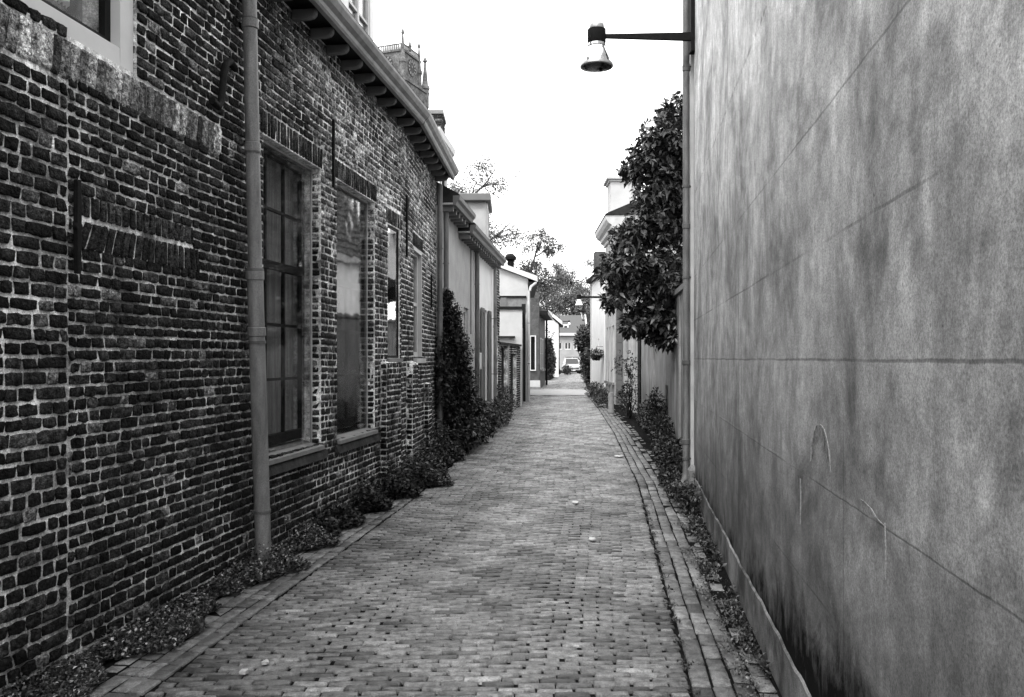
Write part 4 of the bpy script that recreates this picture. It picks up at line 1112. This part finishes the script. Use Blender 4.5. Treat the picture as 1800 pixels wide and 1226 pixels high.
loft([(1.0, [(.78, .9), (.8, .95), (.79, .99), (.77, 1.0)]), (1.75, [(.80, .9), (.80, 1.0), (.70, 1.5), (.60, 1.6)]), (3.3, [(.80, .9), (.80, 1.0), (.70, 1.52), (.60, 1.62)]), (4.1, [(.78, .9), (.78, .95), (.66, 1.30), (.55, 1.4)])], 'cabin', m_carp, car)
b = MB(); b.add([(CX - .70, CY + .98, 1.06), (CX + .70, CY + .98, 1.06), (CX + .60, CY + 1.60, 1.54), (CX - .60, CY + 1.60, 1.54)], [(0, 1, 2, 3)])
b.build('windscreen', m_glassd, car, recalc=False)
for s in (-1, 1):
    MB().box(ID, CX + s * .55 - .16, CX + s * .55 + .16, CY - .03, CY + .06, .58, .72).build('headlight', m_alu, car, bevel=.02)
    MB().box(ID, CX + s * .95 - .07, CX + s * .95 + .07, CY + 1.2, CY + 1.3, 1.0, 1.13).build('mirror', m_carp, car, bevel=.02)
    for yy in (.75, 3.4):
        tx = CX + s * .78
        w = MB().tube([(tx - .1, CY + yy, .31), (tx + .1, CY + yy, .31)], .31, 20).build('wheel', m_tyre, car, smooth=True)
        MB().tube([(tx + s * .101, CY + yy, .31), (tx + s * .115, CY + yy, .31)], .2, 16).build('rim', m_alu, w)
MB().box(ID, CX - .62, CX + .62, CY - .05, CY + .02, .50, .57).build('grille', m_darkp, car)
MB().box(ID, CX - .78, CX + .78, CY - .06, CY + .05, .22, .38).build('lower_bumper', m_darkp, car, bevel=.02)
MB().box(ID, CX - .26, CX + .26, CY - .075, CY - .06, .30, .41).build('number_plate', m_white, car)

# ================================================================== vegetation
# magnolia: real volume behind and over the garden wall
MY = 13.8
def vb(px_, py_, r, dy=0, ry=.8): s = (MY + dy) / 1450; return ((px_ - 900) * s, MY + dy, 1.6 + (630 - py_) * s, r * s, ry, r * s * .9)
mag = thing('magnolia_tree', 'dark large leaved tree leaning over the garden wall beside the grey building', 'tree', (3.35, 14.2, 0))
blobs = [vb(1186, 205, 32), vb(1160, 250, 42), vb(1195, 285, 60), vb(1125, 290, 34), vb(1160, 340, 50), vb(1205, 390, 70, .3), vb(1140, 400, 46), vb(1105, 425, 32), vb(1080, 475, 30),
         vb(1125, 490, 52), vb(1185, 490, 62), vb(1083, 525, 24), vb(1150, 560, 44), vb(1115, 570, 26), vb(1190, 570, 38), vb(1170, 595, 22)]
P, d = blob_points(blobs, 1900, .15)
k = 7
ring = np.linspace(0, 2 * np.pi, k, endpoint=False)
D = []; C = []
for i in range(len(P)):
    ax = d[i] * .8 + np.array([0, -.2, .35]); ax /= np.linalg.norm(ax); a = np.cross(ax, [0.3, .1, 1.]); a /= np.linalg.norm(a); bq = np.cross(ax, a)
    ph = random.uniform(0, 6)
    for t in ring:
        D.append(ax * random.uniform(.1, .8) + (a * math.cos(t + ph) + bq * math.sin(t + ph)) * random.uniform(.7, 1.1)); C.append(P[i] + rng.normal(0, .02, 3))
P2, _ = blob_points([b_[:3] + tuple(q * .72 for q in b_[3:]) for b_ in blobs], 2200)
C = np.concatenate([np.array(C), P2]); D = np.concatenate([np.array(D), rng.normal(0, 1, P2.shape)])
leaves('crown', C, D, np.concatenate([np.full(len(C) - 2200, .125), np.full(2200, .24)]), m_leaf_mag, mag, .42, .3, droop=.25)
b = MB(); b.tube([(3.35, 14.2, 0), (3.3, 14.2, 1.5), (3.15, 14.1, 3), (3.0, 14, 4.6), (2.95, 14, 5.6)], [.13, .12, .09, .05, .02], 8)
for i in range(70):
    e = Vector(P[rng.integers(len(P))]); z0 = max(1.3, e.z - random.uniform(.2, 1.2)); s_ = Vector((3.3 - .11 * max(0, z0 - 1.5), 14.15, min(z0, 5.3)))
    b.tube([s_, (s_ + e) / 2 + Vector((0, 0, .12)), e], [.03, .018, .006], 5)
b.build('trunk', m_bark, mag, recalc=False)

# climbing shrub and bushes on the left
shrub('tall_climbing_shrub', 'tall black-green climbing shrub against the corner of the grey stucco house', 'shrub',
      [(-1.02, 13.9, 2.1, .22, .3, .5), (-.98, 14.1, 1.6, .33, .4, .6), (-.95, 14.3, 1.0, .38, .5, .7), (-1.0, 14.0, .5, .4, .5, .5), (-1.15, 13.7, 1.3, .2, .4, .9), (-1.1, 13.8, 2.55, .12, .2, .25)], 20000, .038, m_leaf_dark, (-1.1, 14.0, 0), .6, inner=6000)
shrub('leafy_bush', 'rounded glossy bush at the foot of the tall climbing shrub', 'bush',
      [(-.78, 14.7, .45, .38, .6, .42), (-.62, 15.6, .42, .36, .6, .42), (-.85, 13.9, .3, .3, .6, .3)], 5500, .062, m_leaf_mid, (-.75, 15, 0), .5, inner=1200)
shrub('low_bush', 'small bush by the shuttered window of the white house', 'bush',
      [(-.38, 18.2, .38, .28, .7, .38), (-.25, 19.4, .35, .25, .6, .4), (-.15, 20.6, .4, .22, .5, .4)], 2600, .06, m_leaf_mid, (-.35, 18.9, 0), .5)
shrub('wispy_sapling', 'thin leafy sapling before the garden gate', 'bush', [(-.1, 22.3, .45, .2, .5, .45), (-.25, 21.3, .65, .15, .3, .4)], 800, .06, m_leaf_mid, (-.15, 22, 0), .5)
# low plants along the foot of the brick house: (u, half length, height, reach)
def footplants(name, label, ua, ub, h, reach, n, size, m, tones=None, base=.02):
    t = thing(name, label, 'plants', FA.at((ua + ub) / 2, .1, 0), 'low plants along the foot of the brick house')
    u = rng.uniform(ua, ub, n); q = rng.uniform(0, 1, n) ** .9
    env = .62 + .38 * sn(u * 3.1, u * 0 + ua) 
    nn = base + q * reach * env
    z = np.abs(rng.normal(0, 1, n)) * .5 * h * env * np.clip(1.15 - q, .15, 1); z = np.minimum(z, h * env)
    F_ = FA if ub <= 10.6 else FB
    C = F_.arr(u, nn, z + .005); D = rng.normal(0, .8, (n, 3)); D[:, 2] = np.abs(D[:, 2]) * .8; D[:, 0] += .35
    leaves('foliage', C, D, size, m, t, .6, tones=tones)
    return t
FT = lambda n: rng.choice([.12, .3, .7, 1.5, 4.], n, p=[.3, .27, .22, .13, .08])
footplants('ground_cover', 'speckled small leaved creeper along the wall foot at the bottom left', 3.4, 5.6, .13, .46, 15000, .023, m_leaf_cov, FT(15000))
footplants('ground_cover', 'speckled creeper spreading round the foot of the near downpipe', 5.6, 7.4, .19, .44, 12000, .025, m_leaf_cov, FT(12000))
footplants('ground_cover', 'dark creeper under the first tall window', 7.4, 8.6, .26, .36, 4200, .042, m_leaf_dark)
footplants('ground_cover', 'dark leafy clump under the second tall window', 8.6, 9.7, .42, .46, 4200, .048, m_leaf_dark)
footplants('ground_cover', 'bushy clump round the first brick buttress', 9.7, 10.5, .45, .62, 3600, .05, m_leaf_mid)
footplants('ground_cover', 'tangled bushes between the second buttress and the climbing shrub', 10.6, 12.0, .48, .55, 5200, .052, m_leaf_mid)
footplants('ground_cover', 'taller dark bushes at the far end of the brick house', 11.9, 13.6, .75, .62, 6500, .055, m_leaf_mid)
# weeds along the right
def weeds(label, pts, n, size, h, m, cat='weeds', name='weed_clump'):
    t = thing(name, label, cat, (pts[0][0], pts[0][1], 0), 'weeds along the foot of the right hand walls')
    k = rng.integers(len(pts), size=n); A_ = np.array(pts)
    C = np.stack([A_[k, 0] + rng.normal(0, 1, n) * A_[k, 2], A_[k, 1] + rng.normal(0, 1, n) * A_[k, 2] * 1.8, np.abs(rng.normal(0, 1, n)) * h * .5 + .008], -1)
    lim = np.where(C[:, 1] < 9.62, .73 + .1448 * C[:, 1] - .05, 99); C[:, 0] = np.minimum(C[:, 0], lim)
    D = rng.normal(0, .7, (n, 3)); D[:, 2] = np.abs(D[:, 2]) + .2
    leaves('foliage', C, D, size, m, t, .5)
def rw(y, off=.1): return (.73 + .1448 * y) - off
weeds('straggling weeds at the foot of the stone guard post', [(rw(8.9, .12), 8.9, .05), (rw(8.4, .12), 8.4, .05), (rw(9.2, .22), 9.2, .06)], 900, .055, .22, m_leaf_mid)
weeds('thin line of weeds where the grey wall meets the pavers', [(rw(y, random.uniform(.03, .2)), y, .035) for y in (7.9, 7.5, 7.2, 6.8, 6.4, 6.1)], 1000, .036, .06, m_leaf_mid)
weeds('sparse weeds in the pavers at the bottom right', [(rw(y, random.uniform(.03, .12)), y, .03) for y in (5.5, 5.2, 4.9, 4.7, 4.45, 4.2)], 650, .03, .05, m_leaf_mid)
weeds('ragged weeds and moss filling the gaps between pavers and plinth', [(rw(y, random.uniform(.06, .26)), y, .03) for y in np.arange(3.2, 8.6, .16)], 2600, .022, .035, m_leaf_cov)
weeds('tiny weeds in the seam between lane and gutter', [(float(Rx(y)) + .01, y, .018) for y in np.arange(3.9, 9, .35)], 600, .022, .02, m_leaf_mid)
shrub('wall_bush', 'ragged bush at the foot of the streaked garden wall, nearest the downpipe', 'bush', [(2.1, 10.9, .22, .16, .5, .22), (2.28, 11.9, .25, .18, .6, .25), (1.95, 10.2, .10, .12, .35, .12)], 2600, .06, m_leaf_dark, (2.15, 11.3, 0), .5)
shrub('wall_bush', 'taller bush halfway along the streaked garden wall', 'bush', [(2.55, 14.0, .35, .2, .7, .32), (2.4, 13.0, .2, .2, .5, .2), (2.72, 15.6, .55, .18, .5, .5)], 3000, .06, m_leaf_dark, (2.6, 14.4, 0), .5)
shrub('wall_bush', 'low bush near the far end of the streaked garden wall', 'bush', [(3.0, 17.8, .35, .22, .7, .35), (3.1, 19.3, .3, .2, .6, .3)], 1500, .06, m_leaf_dark, (3.05, 18.5, 0), .5)
shrub('climbing_rose', 'tall thin climbing plant in front of the doorway house', 'climber', [(3.1, 21.6, .9, .22, .3, .55), (3.05, 22.2, 1.45, .35, .3, .35), (3.15, 22.6, .5, .3, .4, .4)], 1300, .075, m_leaf_dark, (3.12, 22, 0), .5, stems=16)
shrub('wall_bush', 'green bush under the white street house', 'bush', [(2.95, 27.0, .3, .3, 1.0, .3), (3.15, 30.5, .35, .3, 1.4, .35), (3.2, 33.8, .3, .2, 1.0, .3)], 2400, .08, m_leaf_mid, (3.1, 30, 0), .5)
# far hedge and greenery
shrub('tall_hedge', 'tall narrow black-green hedge beside the distant white gable house', 'hedge', [(2.75, 63, 1.3, .45, 3.0, 1.4), (2.9, 67, 1.4, .45, 2.5, 1.4), (2.65, 62, 2.5, .3, 1.6, .6)], 12000, .16, m_leaf_dark, (3.0, 64, 0), .6, inner=3000)
shrub('small_round_bush', 'small round bush to the left of the parked car', 'bush', [(5.35, 80, .5, .5, .7, .5)], 900, .12, m_leaf_dark, (5.35, 80, 0), .6)
shrub('ivy_mass', 'dark ivy covered bank on the right side of the lane beyond the white house', 'hedge', [(4.35, 44, 1.1, .5, 2, 1.2), (4.5, 48, 2.2, .5, 2.4, 1.5), (5.1, 54, 1.4, .6, 3, 1.6), (4.35, 43.5, .5, .45, 1.4, .5), (4.7, 52, 2.9, .7, 2, .8), (4.3, 50, 2.6, .5, 1.2, .6)], 15000, .13, m_leaf_dark, (5.0, 50, 0), .6, inner=3000)

def birch(name, label, x, y, h, spread, nleaf, size, lm, seed, bark=m_birch, lean=0., hang=.5, trunk_r=.16, dens=1.0, cat='tree', group=None, first=.28):
    rd = random.Random(seed)
    t = thing(name, label, cat, (x, y, 0), group)
    b = MB(); tips = []
    def grow(p, dirv, L, r, lvl):
        n = 4; pts = [p]; q = p.copy(); dd = dirv.copy()
        for i in range(n):
            dd = (dd + Vector((rd.gauss(0, .13), rd.gauss(0, .13), rd.gauss(0, .06) - (hang * .22 if lvl >= 2 else -.05)))).normalized()
            q = q + dd * L / n; pts.append(q.copy())
        b.tube(pts, [r * (1 - .75 * i / n) for i in range(n + 1)], 7 if lvl < 1 else 4, caps=False)
        if lvl >= 2: tips.extend([(pts[i], dd) for i in range(1, n + 1)])
        if lvl < 3:
            kids = (9, 5, 4)[lvl]
            for kx in range(kids):
                f = first + (1 - first) * (kx + rd.random() * .8) / kids if lvl == 0 else .25 + .75 * rd.random()
                f = min(f, .99)
                ii = min(int(f * n), n - 1); pp = pts[ii].lerp(pts[ii + 1], f * n - ii)
                a = rd.uniform(0, 2 * math.pi)
                side = Vector((math.cos(a), math.sin(a), rd.uniform(.15, .9)))
                nd = (dd * .5 + side).normalized() if lvl else side.normalized()
                grow(pp, nd, (spread * (1.15 - f * .55) if lvl == 0 else L * .58) * rd.uniform(.8, 1.15), r * .45, lvl + 1)
    grow(Vector((x, y, 0)), Vector((lean, 0, 1)).normalized(), h * .92, trunk_r, 0)
    b.build('trunk', bark, t, recalc=False)
    k = rng.integers(len(tips), size=nleaf)
    TP = np.array([list(p) for p, _ in tips])
    C = TP[k] + rng.normal(0, spread * .055, (nleaf, 3)); C[:, 2] -= np.abs(rng.normal(0, spread * .06 * hang * 2, nleaf))
    D = rng.normal(0, .6, (nleaf, 3)); D[:, 2] -= .5
    leaves('crown', C, D, size, lm, t, .7)
    return t
birch('birch_tree', 'thin weeping birch rising behind the white house dormer', -.9, 46, 11.6, 4.0, 17000, .11, m_leaf_birch, 11, hang=.6, trunk_r=.22)
birch('birch_tree', 'lower drooping birch above the pale gable house', -.3, 50, 9.6, 2.0, 10000, .11, m_leaf_birch, 23, hang=.9, trunk_r=.16)
for i, (x, y, h, sp) in enumerate(((6.2, 118, 13.2, 3.4), (8.9, 128, 14.8, 4.0), (11.3, 121, 13.6, 3.6), (14.0, 132, 15.6, 4.2), (3.2, 126, 13.6, 4.0), (17.4, 138, 15.0, 4.4))):
    birch('distant_tree', ['slim distant tree left of the end house ridge', 'distant tree rising straight behind the end house roof', 'distant tree right of the end house roof', 'distant tree above the lantern post', 'distant tree behind the far white gable', 'rightmost distant tree, just showing by the white street house'][i],
          x, y, h, sp * 1.5, 13000, .24, m_leaf_far, 40 + i, bark=m_bark, hang=.25, trunk_r=.3, group='trees beyond the end of the street', first=.33)

# ---- scraps of litter on the lane
for i, (x, y, s, lab) in enumerate(((.70, 9.05, .05, 'pale crumpled scrap lying in the middle of the lane'), (-1.35, 4.15, .03, 'small white scrap at the lower left of the lane'), (-1.28, 4.28, .024, 'tiny white chip beside the lower left scrap'),
                           (.70, 7.2, .04, 'thin pale scrap near the gutter seam'), (1.72, 13.3, .09, 'flattened pale paper at the right gutter'))):
    b = MB(); n = 8
    v = [(x + s * random.uniform(.5, 1) * math.cos(6.283 * j / n), y + s * 1.3 * random.uniform(.5, 1) * math.sin(6.283 * j / n), .022 + random.uniform(0, .012)) for j in range(n)] + [(x, y, .036)]
    v2 = [(a, b_, .016) for a, b_, _ in v[:n]]
    b.add(v + v2, [(j, (j + 1) % n, n) for j in range(n)] + [(n + 1 + j, n + 1 + (j + 1) % n, (j + 1) % n, j) for j in range(n)])
    tag(b.build('litter_scrap', m_offwhite, None, recalc=False), lab, 'litter', 'scraps of litter on the lane')
